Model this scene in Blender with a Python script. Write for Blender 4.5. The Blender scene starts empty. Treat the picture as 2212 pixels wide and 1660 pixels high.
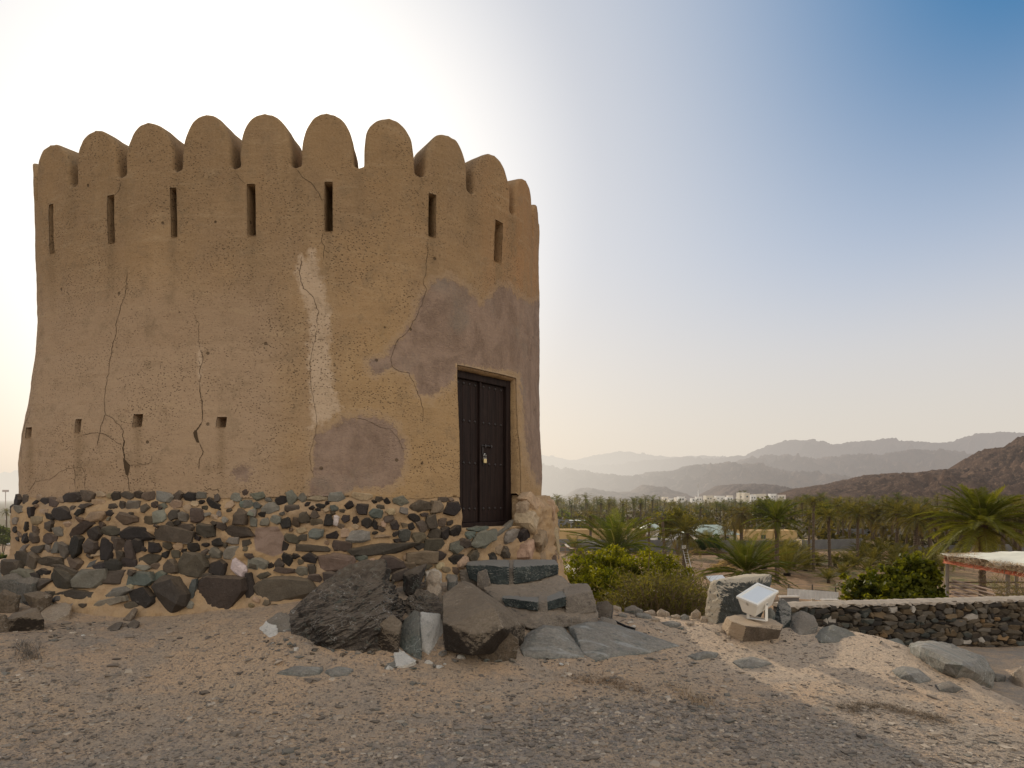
import bpy, bmesh, math, random
import numpy as np
from mathutils import Vector, Matrix
C = bpy.context.scene.collection
R = math.radians
F, CX, HY = 1495.0, 1106.0, 1078.0      # focal length, principal column and horizon row of the photograph (2212 px wide)

def at(x, y, Y):
    return ((x-CX)/F*Y, Y, (HY-y)/F*Y)

# ---------------------------------------------------------------- numpy noise
def _h(ix, iy, iz, s):
    n = (ix*374761393 + iy*668265263 + iz*1442695041 + s*974634433) & 0xffffffff
    n = ((n ^ (n >> 13))*1274126177) & 0xffffffff
    n = n ^ (n >> 16)
    return (n & 0xffff)/32767.5 - 1.0
def vnoise(P, s=0):
    P = np.asarray(P, float); I = np.floor(P).astype(np.int64); f = P-I; f = f*f*(3-2*f)
    r = 0
    for a in (0, 1):
        for b in (0, 1):
            for c in (0, 1):
                w = (f[:, 0] if a else 1-f[:, 0])*(f[:, 1] if b else 1-f[:, 1])*(f[:, 2] if c else 1-f[:, 2])
                r = r + w*_h(I[:, 0]+a, I[:, 1]+b, I[:, 2]+c, s)
    return r
def fbm(P, o=4, s=0, rough=.5):
    P = np.asarray(P, float); a = 1; t = 0; r = 0
    for k in range(o):
        r = r + a*vnoise(P*(2.03**k)+k*17.3, s+k); t += a; a *= rough
    return r/t
def ridged(P, o=4, s=0):
    P = np.asarray(P, float); a = 1; t = 0; r = 0
    for k in range(o):
        r = r + a*(1-2*np.abs(vnoise(P*(2.1**k)+k*11.1, s+k))); t += a; a *= .5
    return r/t
def sstep(a, b, x):
    t = np.clip((x-a)/(b-a), 0, 1); return t*t*(3-2*t)

# ---------------------------------------------------------------- object helpers
def tag(o, label=None, cat=None, group=None, kind=None):
    if label: o['label'] = label
    if cat: o['category'] = cat
    if group: o['group'] = group
    if kind: o['kind'] = kind
    return o
def empty(name, loc, label=None, cat=None, group=None):
    o = bpy.data.objects.new(name, None); C.objects.link(o); o.location = loc; o.empty_display_size = .2
    return tag(o, label, cat, group)
def mk(name, v, f, mats, parent=None, mi=None, smooth=True, attrs=None, cols=None, local=False):
    """one mesh object from world-space points (moved into the parent's space)"""
    v = np.asarray(v, float).reshape(-1, 3)
    o_loc = np.zeros(3)
    if parent is not None and not local:
        p = parent; o_loc = np.array(p.location)
        while p.parent is not None:
            p = p.parent; o_loc = o_loc+np.array(p.location)
    me = bpy.data.meshes.new(name)
    me.from_pydata((v-o_loc).tolist(), [], f if isinstance(f, list) else f.tolist())
    for m in (mats if isinstance(mats, (list, tuple)) else [mats]): me.materials.append(m)
    if mi is not None: me.polygons.foreach_set('material_index', np.asarray(mi, np.int32))
    if smooth: me.polygons.foreach_set('use_smooth', np.ones(len(me.polygons), bool))
    for k, a in (attrs or {}).items():
        at_ = me.attributes.new(k, 'FLOAT', 'POINT'); at_.data.foreach_set('value', np.asarray(a, np.float32))
    if cols is not None:
        c = np.ones((len(v), 4), np.float32); c[:, :3] = cols
        at_ = me.attributes.new('Col', 'FLOAT_COLOR', 'POINT'); at_.data.foreach_set('color', c.ravel())
    me.update()
    o = bpy.data.objects.new(name, me); C.objects.link(o)
    if parent is not None: o.parent = parent
    return o
class MB:
    """collects pieces of ONE mesh"""
    def __init__(s): s.v = []; s.f = []; s.c = []; s.n = 0; s.m = []
    def add(s, v, f, col=(1, 1, 1), m=0):
        v = np.asarray(v, float).reshape(-1, 3)
        s.v.append(v); s.f += [tuple(int(i)+s.n for i in q) for q in f]; s.m += [m]*len(f)
        c = np.asarray(col, float)
        s.c.append(np.broadcast_to(c, (len(v), 3)) if c.ndim == 1 else c); s.n += len(v)
    def box(s, c, sz, rz=0, col=(1, 1, 1), m=0, M=None):
        x, y, z = [q/2 for q in sz]
        v = np.array([(a*x, b*y, d*z) for a in (-1, 1) for b in (-1, 1) for d in (-1, 1)])
        if M is not None: v = v @ np.array(M).T
        elif rz: v = v @ np.array(Matrix.Rotation(rz, 3, 'Z')).T
        s.add(v+np.array(c), [(0, 1, 3, 2), (4, 6, 7, 5), (0, 4, 5, 1), (2, 3, 7, 6), (0, 2, 6, 4), (1, 5, 7, 3)], col, m)
    def tube(s, pts, rad, n=6, col=(1, 1, 1), m=0, cap=True):
        pts = np.asarray(pts, float); k = len(pts)
        rad = np.broadcast_to(np.asarray(rad, float), (k,))
        t = np.gradient(pts, axis=0); t /= np.linalg.norm(t, axis=1)[:, None]+1e-9
        ref = np.array([0, 0, 1.]) if abs(t[0][2]) < .9 else np.array([1., 0, 0])
        v = []
        for i in range(k):
            a = np.cross(t[i], ref); a /= np.linalg.norm(a)+1e-9; b = np.cross(t[i], a)
            for j in range(n):
                w = 2*math.pi*j/n; v.append(pts[i]+rad[i]*(math.cos(w)*a+math.sin(w)*b))
        f = [(i*n+j, i*n+(j+1) % n, (i+1)*n+(j+1) % n, (i+1)*n+j) for i in range(k-1) for j in range(n)]
        if cap: f += [tuple(range(n)), tuple((k-1)*n+j for j in reversed(range(n)))]
        s.add(v, f, col, m)
    def build(s, name, mats, parent=None, smooth=False, local=False):
        return mk(name, np.vstack(s.v), s.f, mats, parent, s.m, smooth, None, np.vstack(s.c), local)

_ico = {}
def ico(n):
    if n not in _ico:
        b = bmesh.new(); bmesh.ops.create_icosphere(b, subdivisions=n, radius=1)
        v = np.array([q.co[:] for q in b.verts]); v /= np.linalg.norm(v, axis=1)[:, None]
        f = [tuple(q.index for q in p.verts) for p in b.faces]; b.free(); _ico[n] = (v, f)
    return _ico[n]
def hull_planes(P):
    b = bmesh.new()
    for p in P: b.verts.new(p)
    r = bmesh.ops.convex_hull(b, input=b.verts); b.normal_update()
    out = []
    c = np.mean(P, axis=0)
    for f in b.faces:
        if f.calc_area() < 1e-7: continue
        n = np.array(f.normal[:]); h = np.dot(n, np.array(f.verts[0].co[:])-c)
        if h < 0: n, h = -n, -h
        out.append((n, max(h, .02)))
    b.free(); return c, out
def chunk(P, lvl=5, seed=0, amp=.05, freq=2.5, strata=0.0, sd=(.2, .3, 1), soft=110, fine=.022, aniso=1.0):
    """an angular rock: the convex block through the points P, worn and broken by noise"""
    P = np.asarray(P, float); lo, hi = P.min(0), P.max(0); sc = (hi-lo)/2+1e-6; mid = (lo+hi)/2
    c, pl = hull_planes((P-mid)/sc)
    d, f = ico(lvl)
    q = np.stack([np.maximum(d @ n, 1e-4)/h for n, h in pl], 1)
    mx = q.max(1)
    r = 1/(mx+np.log(np.exp(soft*(q-mx[:, None])).sum(1))/soft)
    v = (c+d*r[:, None])*sc+mid
    size = float(np.prod(sc))**(1/3)
    cw = c*sc+mid; dirs = v-cw; L = np.linalg.norm(dirs, axis=1)[:, None]; dirs = dirs/L
    v0 = v
    if aniso != 1: sdn = np.array(sd)/np.linalg.norm(sd); v = v+(aniso-1)*(v @ sdn)[:, None]*sdn
    nn = fbm(v*freq/size*.5+seed*3.7, 5, seed)*amp+ridged(v*freq/size*1.3+seed, 4, seed+50)*amp*.45
    nn = nn+fbm(v*freq/size*6, 3, seed+9)*fine
    v = v0
    if strata:
        s_ = v @ (np.array(sd)/np.linalg.norm(sd))/size*6+fbm(v/size*1.5, 3, seed+3)*1.8
        nn = nn+strata*(np.abs((s_ % 1)-.5)*2-.5)*(.6+.4*vnoise(v/size*2, seed+5))
    return v+dirs*(nn[:, None]*size), f
def hit(x, y, lo=2.5, hi=40):
    """where the sight line through (x, y) meets the ground"""
    Y = np.arange(lo, hi, .02); z = gz((x-CX)/F*Y, Y); d = z-(HY-y)/F*Y
    i = np.where(d[1:]*d[:-1] <= 0)[0]; j = int(i[0]) if len(i) else int(np.argmin(abs(d)))
    return np.array([(x-CX)/F*Y[j], Y[j], z[j]])
def hullstone(P, seed, amp=.05, cuts=1):
    """a small broken stone: the convex block through P, facets kept, faces roughened"""
    b = bmesh.new()
    for q in P: b.verts.new(tuple(q))
    r = bmesh.ops.convex_hull(b, input=b.verts[:])
    lo_ = [v for v in b.verts if not v.link_faces]
    if lo_: bmesh.ops.delete(b, geom=lo_, context='VERTS')
    bmesh.ops.triangulate(b, faces=b.faces[:]); bmesh.ops.subdivide_edges(b, edges=b.edges[:], cuts=cuts, use_grid_fill=True)
    bmesh.ops.triangulate(b, faces=b.faces[:]); b.verts.index_update()
    v = np.array([q.co[:] for q in b.verts]); f = [tuple(q.index for q in p.verts) for p in b.faces]; b.free()
    c = v.mean(0); sz = np.ptp(v, axis=0).mean(); d = v-c; L = np.linalg.norm(d, axis=1)[:, None]+1e-9
    return v+d/L*(fbm(v*3.2/sz+seed, 3, seed)*amp*sz)[:, None], f
def rock(name, P, mat, label, cat='rock', group=None, parent=None, sink=True, **k):
    if parent is None and sink:
        P = np.array(P, float); zm_ = P[:, 2].min()+.55*(P[:, 2].max()-P[:, 2].min()); lowp = P[P[:, 2] <= zm_]
        g_ = gz(lowp[:, 0], lowp[:, 1])-.07
        if (g_ < lowp[:, 2]).any(): P = np.vstack([P, np.c_[lowp[:, :2], np.clip(np.minimum(g_, lowp[:, 2]), lowp[:, 2]-.16, None)]])
    v, f = chunk(P, **k)
    if parent is not None: return mk(name, v, f, mat, parent, None, False)
    c = np.array(P).mean(0); base = (c[0], c[1], float(np.min(v[:, 2])))
    o = mk(name, v-np.array(base), f, mat, None, None, False); o.location = base
    return tag(o, label, cat, group)
def D(L): return [at(*p) for p in L]
def Dg(L):
    """points of a rock whose lowest edge stands on the real ground"""
    md = sorted(p[2] for p in L)[len(L)//2]; q = max((p for p in L if p[2] <= md), key=lambda p: p[1]); r = float(np.clip(hit(q[0], q[1])[1]/q[2], .8, 1.2))
    return [at(x, y, Y*r) for x, y, Y in L]

# ---------------------------------------------------------------- node helpers
class NT:
    def __init__(s, nt): s.t = nt
    def n(s, typ, ins=None, **p):
        q = s.t.nodes.new(typ)
        for k, v in p.items(): setattr(q, k, v)
        for k, v in (ins or {}).items():
            if isinstance(v, bpy.types.NodeSocket): s.t.links.new(v, q.inputs[k])
            else: q.inputs[k].default_value = v
        return q
    def math(s, op, a, b=None, c=None, clamp=False):
        q = s.t.nodes.new('ShaderNodeMath'); q.operation = op; q.use_clamp = clamp
        for i, v in enumerate((a, b, c)):
            if v is None: continue
            if isinstance(v, bpy.types.NodeSocket): s.t.links.new(v, q.inputs[i])
            else: q.inputs[i].default_value = v
        return q.outputs[0]
    def mix(s, f, a, b, mode='MIX'):
        q = s.t.nodes.new('ShaderNodeMix'); q.data_type = 'RGBA'; q.blend_type = mode
        for k, v in ((0, f), (6, a), (7, b)):
            if isinstance(v, bpy.types.NodeSocket): s.t.links.new(v, q.inputs[k])
            else: q.inputs[k].default_value = v if k == 0 else (*v, 1)
        return q.outputs[2]
    def ramp(s, x, a, b):          # smooth 0..1 between a and b
        q = s.n('ShaderNodeMapRange', {'Value': x, 'From Min': a, 'From Max': b}, interpolation_type='SMOOTHSTEP'); return q.outputs[0]
    def noise(s, vec, scale, det=4, rough=.55, dist=0):
        return s.n('ShaderNodeTexNoise', {'Vector': vec, 'Scale': scale, 'Detail': det, 'Roughness': rough, 'Distortion': dist}).outputs[0]
    def attr(s, name, out='Fac'): return s.n('ShaderNodeAttribute', attribute_name=name).outputs[out]
def material(name):
    m = bpy.data.materials.new(name); m.use_nodes = True; m.node_tree.nodes.clear(); return m, NT(m.node_tree)
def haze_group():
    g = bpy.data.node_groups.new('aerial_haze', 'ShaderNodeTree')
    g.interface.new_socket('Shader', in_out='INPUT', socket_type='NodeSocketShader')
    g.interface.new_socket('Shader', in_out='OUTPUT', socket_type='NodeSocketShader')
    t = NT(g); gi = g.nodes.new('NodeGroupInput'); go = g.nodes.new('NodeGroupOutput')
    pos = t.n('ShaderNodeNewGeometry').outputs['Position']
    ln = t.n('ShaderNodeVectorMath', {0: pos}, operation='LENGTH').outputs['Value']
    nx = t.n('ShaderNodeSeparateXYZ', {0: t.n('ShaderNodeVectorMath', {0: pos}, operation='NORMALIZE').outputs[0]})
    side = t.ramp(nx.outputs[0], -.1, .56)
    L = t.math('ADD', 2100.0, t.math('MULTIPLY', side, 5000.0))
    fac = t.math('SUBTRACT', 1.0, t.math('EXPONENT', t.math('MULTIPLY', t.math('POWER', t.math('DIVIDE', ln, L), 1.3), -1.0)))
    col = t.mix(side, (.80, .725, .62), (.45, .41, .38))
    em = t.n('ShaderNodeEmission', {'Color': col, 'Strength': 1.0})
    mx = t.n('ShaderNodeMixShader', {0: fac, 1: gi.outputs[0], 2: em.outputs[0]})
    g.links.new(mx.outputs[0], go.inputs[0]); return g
HAZE = haze_group()
def finish(m, t, shader, haze=False):
    o = t.n('ShaderNodeOutputMaterial')
    if haze:
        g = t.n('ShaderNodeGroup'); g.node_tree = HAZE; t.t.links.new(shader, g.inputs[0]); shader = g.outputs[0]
    t.t.links.new(shader, o.inputs[0]); return m
def bsdf(t, col, rough=.9, bump=None, bs=.3, bd=.02, spec=.2, metal=0):
    ins = {'Roughness': rough, 'Specular IOR Level': spec, 'Metallic': metal}
    ins['Base Color'] = col if isinstance(col, bpy.types.NodeSocket) else (*col, 1)
    if bump is not None:
        b = t.n('ShaderNodeBump', {'Height': bump, 'Strength': bs, 'Distance': bd}); ins['Normal'] = b.outputs[0]
    return t.n('ShaderNodeBsdfPrincipled', ins).outputs[0]
def obco(t): return t.n('ShaderNodeTexCoord').outputs['Object']

def simple(name, col, rough=.7, var=.25, scale=6, haze=False, spec=.25, metal=0, bs=.15):
    m, t = material(name); co = obco(t)
    n = t.noise(co, scale, 5); n2 = t.noise(co, scale*7, 3)
    k = t.math('ADD', t.math('MULTIPLY', n, var*2), t.math('ADD', t.math('MULTIPLY', n2, var), 1-var*1.5))
    c = t.mix(1.0, col, (1, 1, 1), 'MULTIPLY')
    q = t.n('ShaderNodeVectorMath', {0: c, 'Scale': k}, operation='SCALE').outputs[0]
    return finish(m, t, bsdf(t, q, rough, n2, bs, .01, spec, metal), haze)

def rock_mat(name, c1, c2, c3, vein=None, dust=.0, sc=3.0, veinw=.02, haze=False, dustc=(.42, .32, .22), under=None, pale=None, streak=None, dirt=.35):
    m, t = material(name); co = obco(t)
    n1 = t.noise(co, sc, 8, .62, .6); n2 = t.noise(co, sc*5, 6, .65); n3 = t.noise(co, sc*22, 4, .7)
    c = t.mix(t.ramp(n1, .38, .62), c1, c2)
    c = t.mix(t.ramp(n2, .52, .70), c, c3)
    c = t.mix(t.math('MULTIPLY', t.ramp(n3, .35, .6), dirt), c, (.02, .018, .016))
    if vein:
        w = t.n('ShaderNodeVectorMath', {0: co, 1: t.n('ShaderNodeTexNoise', {'Vector': co, 'Scale': sc*1.5, 'Detail': 3.0}).outputs[1]}, operation='ADD').outputs[0]
        vo = t.n('ShaderNodeTexVoronoi', {'Vector': w, 'Scale': sc*1.1}, feature='DISTANCE_TO_EDGE').outputs[0]
        vm = t.math('MULTIPLY', t.math('SUBTRACT', 1.0, t.ramp(vo, 0.0, veinw)), t.ramp(t.noise(co, sc*2), .4, .6))
        c = t.mix(vm, c, vein)
    if dust:
        g = t.n('ShaderNodeNewGeometry').outputs['Normal']; nz = t.n('ShaderNodeSeparateXYZ', {0: g}).outputs[2]
        du = t.math('MULTIPLY', t.ramp(t.math('ADD', nz, t.math('MULTIPLY', n2, .5)), .55, 1.15), dust)
        c = t.mix(du, c, dustc)
    if streak:
        ms = t.n('ShaderNodeMapping', {'Vector': co, 'Rotation': (.1, .2, streak), 'Scale': (1.0, 7.0, 5.0)}).outputs[0]
        s1 = t.noise(ms, 1.6, 7, .7, .4); s2 = t.noise(ms, 4.5, 6, .7)
        c = t.mix(t.math('MULTIPLY', t.ramp(s1, .52, .66), .7), c, (.40, .40, .37)); c = t.mix(t.math('MULTIPLY', t.ramp(s2, .54, .68), .75), c, (.10, .115, .105))
        c = t.mix(t.math('MULTIPLY', t.ramp(t.noise(co, 1.7, 5), .5, .7), .4), c, (.15, .18, .17))
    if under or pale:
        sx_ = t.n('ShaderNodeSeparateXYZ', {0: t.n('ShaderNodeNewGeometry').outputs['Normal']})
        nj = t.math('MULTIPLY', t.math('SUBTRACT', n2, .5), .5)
        if under: c = t.mix(t.math('MULTIPLY', t.ramp(t.math('ADD', t.math('MULTIPLY', sx_.outputs[2], -1.0), nj), -.10, .12), .85), c, under)  # downward faces painted dark, deep shade put into the colour
        if pale:  # left and top faces painted pale for the sun on them
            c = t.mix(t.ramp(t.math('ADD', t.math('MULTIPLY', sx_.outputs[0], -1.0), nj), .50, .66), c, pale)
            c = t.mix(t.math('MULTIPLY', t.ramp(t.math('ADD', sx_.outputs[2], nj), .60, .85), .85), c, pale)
    h = t.math('ADD', t.math('ADD', t.math('MULTIPLY', n2, .6), t.math('MULTIPLY', n3, .3)), t.math('MULTIPLY', t.noise(co, sc*11, 5, .7), .35))
    return finish(m, t, bsdf(t, c, .9, h, .85, .045, .2), haze)
# ================================================================ MATERIALS
M = {}
M['rock_black'] = rock_mat('rock_black', (.035, .030, .026), (.115, .096, .080), (.12, .135, .118), (.36, .35, .32), .25, 3.6, .02)
M['rock_brown'] = rock_mat('rock_brown', (.15, .115, .08), (.21, .165, .12), (.095, .08, .065), (.34, .30, .25), .25, 2.6, .015)
M['rock_grey'] = rock_mat('rock_grey', (.17, .16, .14), (.24, .225, .195), (.11, .125, .115), (.42, .42, .39), .3, 3.0, .02)
M['rock_green'] = rock_mat('rock_green', (.15, .17, .15), (.22, .225, .20), (.09, .115, .105), (.42, .44, .41), .25, 3.0, .02)
M['rock_white'] = rock_mat('rock_white', (.70, .65, .57), (.80, .75, .67), (.52, .49, .43), (.33, .35, .32), .0, 4.0, .015, dirt=.12)
M['rock_teal'] = rock_mat('rock_teal', (.035, .045, .045), (.075, .092, .088), (.10, .115, .10), (.28, .28, .25), .85, 3.5, .015, dustc=(.30, .275, .235))
M['rock_slab'] = rock_mat('rock_slab', (.24, .235, .21), (.31, .295, .26), (.17, .19, .175), None, .2, 2.2, .015, streak=.55)
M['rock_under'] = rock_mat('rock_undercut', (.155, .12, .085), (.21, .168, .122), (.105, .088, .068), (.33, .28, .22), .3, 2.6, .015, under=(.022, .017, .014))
M['rock_sun_painted'] = rock_mat('rock_sun_painted', (.05, .052, .046), (.10, .105, .092), (.075, .085, .078), (.28, .27, .24), 0, 3.2, .012, pale=(.56, .475, .35))
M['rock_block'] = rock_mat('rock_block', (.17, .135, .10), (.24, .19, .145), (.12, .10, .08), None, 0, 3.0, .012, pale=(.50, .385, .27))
M['rock_tan'] = rock_mat('rock_tan', (.46, .36, .26), (.55, .45, .34), (.36, .29, .22), None, .2, 4)
M['mortar_rock'] = rock_mat('mortar_rock', (.27, .23, .19), (.34, .29, .235), (.20, .18, .16), None, .4, 6)

def plaster():
    m, t = material('mud_plaster'); co = obco(t)
    big = t.noise(co, .9, 4, .6); mid = t.noise(co, 3.2, 6, .65); fine = t.noise(co, 40, 4, .7)
    c = t.mix(t.ramp(big, .40, .62), (.360, .234, .124), (.295, .200, .120))
    c = t.mix(t.math('MULTIPLY', t.ramp(mid, .35, .72), .40), c, (.42, .285, .15))
    c = t.mix(t.math('MULTIPLY', t.ramp(t.noise(co, 1.6, 7, .72, .5), .50, .66), .45), c, (.245, .165, .092))
    # weather streaks running down the wall
    mp = t.n('ShaderNodeMapping', {'Vector': co, 'Scale': (5.0, 5.0, .5)}).outputs[0]
    st = t.noise(mp, 1.0, 5, .6)
    c = t.mix(t.math('MULTIPLY', t.ramp(st, .48, .72), .35), c, (.30, .20, .10))
    c = t.mix(t.math('MULTIPLY', t.ramp(t.noise(mp, 1.7, 4), .52, .75), .28), c, (.50, .36, .21))
    warm = t.attr('warm'); c = t.mix(t.math('MULTIPLY', warm, t.ramp(st, .30, .6)), c, (.44, .235, .11))
    # the lower wall is pinker
    pk = t.attr('pink'); c = t.mix(t.math('MULTIPLY', pk, .7), c, (.37, .262, .172))
    gd = t.attr('gold'); c = t.mix(t.math('MULTIPLY', gd, .45), c, (.40, .262, .125))
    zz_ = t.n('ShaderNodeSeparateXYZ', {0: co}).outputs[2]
    c = t.mix(t.math('MULTIPLY', t.ramp(t.math('ADD', zz_, t.math('MULTIPLY', big, 1.2)), 3.2, 5.6), .55), c, (.235, .150, .073))  # wall top darkened in colour for the deeper shade there
    tw = t.noise(t.n('ShaderNodeMapping', {'Vector': co, 'Rotation': (.5, .7, .3), 'Scale': (1.6, 1.6, 8.0)}).outputs[0], 1.3, 6, .7, .6)
    c = t.mix(t.math('MULTIPLY', t.ramp(tw, .52, .72), .35), c, (.45, .33, .20)); c = t.mix(t.math('MULTIPLY', t.ramp(tw, .44, .30), .35), c, (.22, .145, .08))
    c = t.mix(t.math('MULTIPLY', t.attr('drip'), t.math('ADD', .25, t.math('MULTIPLY', st, .6))), c, (.20, .135, .075))
    # chopped-straw holes and grit
    vo = t.n('ShaderNodeTexVoronoi', {'Vector': t.n('ShaderNodeMapping', {'Vector': co, 'Rotation': (.3, .5, .2), 'Scale': (34.0, 34.0, 54.0)}).outputs[0], 'Scale': 1.0, 'Randomness': 1.0}).outputs[0]
    gate = t.math('ADD', .14, t.math('MULTIPLY', t.ramp(t.noise(co, 1.5, 7, .75), .40, .60), .86))
    sp = t.math('MULTIPLY', t.math('SUBTRACT', 1.0, t.ramp(vo, .16, .36)), gate)
    vo2 = t.n('ShaderNodeTexVoronoi', {'Vector': co, 'Scale': 3.4}).outputs[0]
    sp2 = t.math('SUBTRACT', 1.0, t.ramp(vo2, .045, .07))
    n = t.math('MULTIPLY', t.math('SUBTRACT', t.noise(co, 14, 6, .65), .5), .22)
    # pale streak
    n_ = t.noise(co, 7, 6, .7)
    stf = t.math('MULTIPLY', t.ramp(t.math('ADD', t.attr('streak'), n), .475, .55), .82)
    c = t.mix(stf, c, t.mix(n_, (.44, .33, .225), (.62, .48, .35)))
    c = t.mix(t.math('MULTIPLY', sp, .85), c, (.065, .044, .028))
    blo = t.ramp(t.noise(co, 5.5, 7, .75), .50, .68); c = t.mix(t.math('MULTIPLY', blo, .5), c, (.20, .145, .088))
    gs = t.n('ShaderNodeTexVoronoi', {'Vector': co, 'Scale': 95.0}).outputs[0]; c = t.mix(t.math('MULTIPLY', t.math('MULTIPLY', t.math('SUBTRACT', 1.0, t.ramp(gs, .12, .30)), t.ramp(t.noise(co, 2.9, 5, .7), .38, .58)), .6), c, (.10, .07, .045))
    # grey-violet cement repairs
    pa = t.math('ADD', t.attr('patch'), n)
    halo = t.math('MULTIPLY', t.ramp(pa, .41, .48), t.math('SUBTRACT', 1.0, t.ramp(pa, .49, .55)))
    c = t.mix(t.math('MULTIPLY', halo, .45), c, (.40, .29, .195))
    pc = t.mix(t.ramp(t.noise(co, 2.6, 7, .7, .8), .36, .64), (.20, .140, .108), (.30, .215, .165))
    pc = t.mix(t.math('MULTIPLY', t.ramp(t.noise(co, 1.3, 5, .6), .52, .68), .7), pc, (.225, .185, .15))
    pc = t.mix(t.math('MULTIPLY', t.ramp(t.noise(mp, 2.2, 5), .45, .75), .35), pc, (.33, .235, .18))
    c = t.mix(t.ramp(pa, .485, .53), c, pc)
    c = t.mix(t.math('MULTIPLY', sp2, .85), c, (.06, .04, .025))
    c = t.mix(t.math('MULTIPLY', t.ramp(fine, .3, .75), .18), c, (.55, .40, .25))
    h = t.math('SUBTRACT', t.math('ADD', t.math('MULTIPLY', t.math('ADD', mid, tw), .5), t.math('MULTIPLY', fine, .18)), t.math('ADD', t.math('MULTIPLY', sp, .35), t.math('MULTIPLY', sp2, .6)))
    h = t.math('ADD', h, t.math('MULTIPLY', t.ramp(pa, .47, .53), -.25))
    return finish(m, t, bsdf(t, c, .95, h, .5, .03, .1))
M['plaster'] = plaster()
M['crack'] = simple('crack_shadow', (.075, .05, .028), .95, .3, 20)
M['hole'] = simple('hole_shadow', (.05, .032, .017), .95, .3, 8)

def colmat(name, rough=.85, bump=.6, haze=False, sc=6.0, vein=True, dust=.25, dustc=(.40, .28, .16), var=.55, spec=.3):
    m, t = material(name); co = obco(t); c = t.attr('Col', 'Color')
    n1 = t.noise(co, sc, 7, .65, .5); n2 = t.noise(co, sc*5, 5, .7)
    k = t.math('ADD', 1-var, t.math('ADD', t.math('MULTIPLY', n1, var*1.2), t.math('MULTIPLY', n2, var*.8)))
    q = t.n('ShaderNodeVectorMath', {0: c, 'Scale': k}, operation='SCALE').outputs[0]
    if vein:
        q = t.mix(t.math('MULTIPLY', t.ramp(t.noise(co, sc*2.2, 6, .75), .62, .72), .5), q, (.32, .30, .26))
    if dust:
        g = t.n('ShaderNodeNewGeometry').outputs['Normal']; nz = t.n('ShaderNodeSeparateXYZ', {0: g}).outputs[2]
        du = t.math('MULTIPLY', t.ramp(t.math('ADD', nz, t.math('MULTIPLY', n2, .5)), .5, 1.2), dust)
        q = t.mix(du, q, dustc)
    h = t.math('ADD', t.math('MULTIPLY', n1, .6), t.math('MULTIPLY', n2, .4))
    return finish(m, t, bsdf(t, q, rough, h, bump, .02, spec), haze)
M['stones'] = colmat('field_stones', .8, 1.0, sc=9, dust=.18, var=.95)
M['gravel'] = colmat('gravel', .9, .3, sc=30, vein=False, dust=.3, var=.35)
M['wallstones'] = colmat('drystone', .85, .6, sc=5, dust=.15)
M['house'] = colmat('painted_render', .8, .1, True, .5, False, 0, var=.15)
M['wood'] = colmat('weathered_wood', .8, .3, False, 9, False, 0, var=.4)
M['paint_white'] = simple('white_enamel', (.80, .77, .70), .38, .05, 9, spec=.5, bs=.03)

def mortar():
    m, t = material('earth_mortar'); co = obco(t)
    n1 = t.noise(co, 2.2, 6, .6); n2 = t.noise(co, 14, 6, .7); n3 = t.noise(co, 55, 3, .7)
    c = t.mix(t.ramp(n1, .35, .65), (.44, .30, .165), (.38, .27, .17))
    c = t.mix(t.math('MULTIPLY', t.ramp(n2, .5, .7), .5), c, (.27, .18, .105))
    c = t.mix(t.math('MULTIPLY', t.ramp(n3, .55, .75), .4), c, (.50, .38, .25))
    c = t.mix(t.ramp(t.attr('patch'), .49, .51), c, t.mix(n2, (.25, .18, .14), (.33, .24, .19)))
    h = t.math('ADD', t.math('MULTIPLY', n2, .7), t.math('MULTIPLY', n3, .3))
    return finish(m, t, bsdf(t, c, .95, h, .8, .03, .1))
M['mortar'] = mortar()

def door_wood():
    m, t = material('dark_door_wood'); co = obco(t)
    mp = t.n('ShaderNodeMapping', {'Vector': co, 'Scale': (22.0, 22.0, 1.2)}).outputs[0]
    n = t.noise(mp, 1.5, 6, .65); n2 = t.noise(co, 3, 5, .6)
    c = t.mix(t.ramp(n, .3, .7), (.013, .008, .007), (.030, .018, .015))
    c = t.mix(t.math('MULTIPLY', t.ramp(n2, .58, .8), .25), c, (.07, .05, .04))
    return finish(m, t, bsdf(t, c, .65, n, .25, .01, .15))
M['door'] = door_wood()
M['stud'] = simple('iron_stud', (.02, .014, .013), .4, .2, 20, spec=.5)
M['brass'] = simple('brass', (.62, .50, .26), .35, .15, 30, spec=.5, metal=.6)
M['steel'] = simple('steel', (.55, .55, .53), .3, .1, 30, metal=.9)

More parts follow.
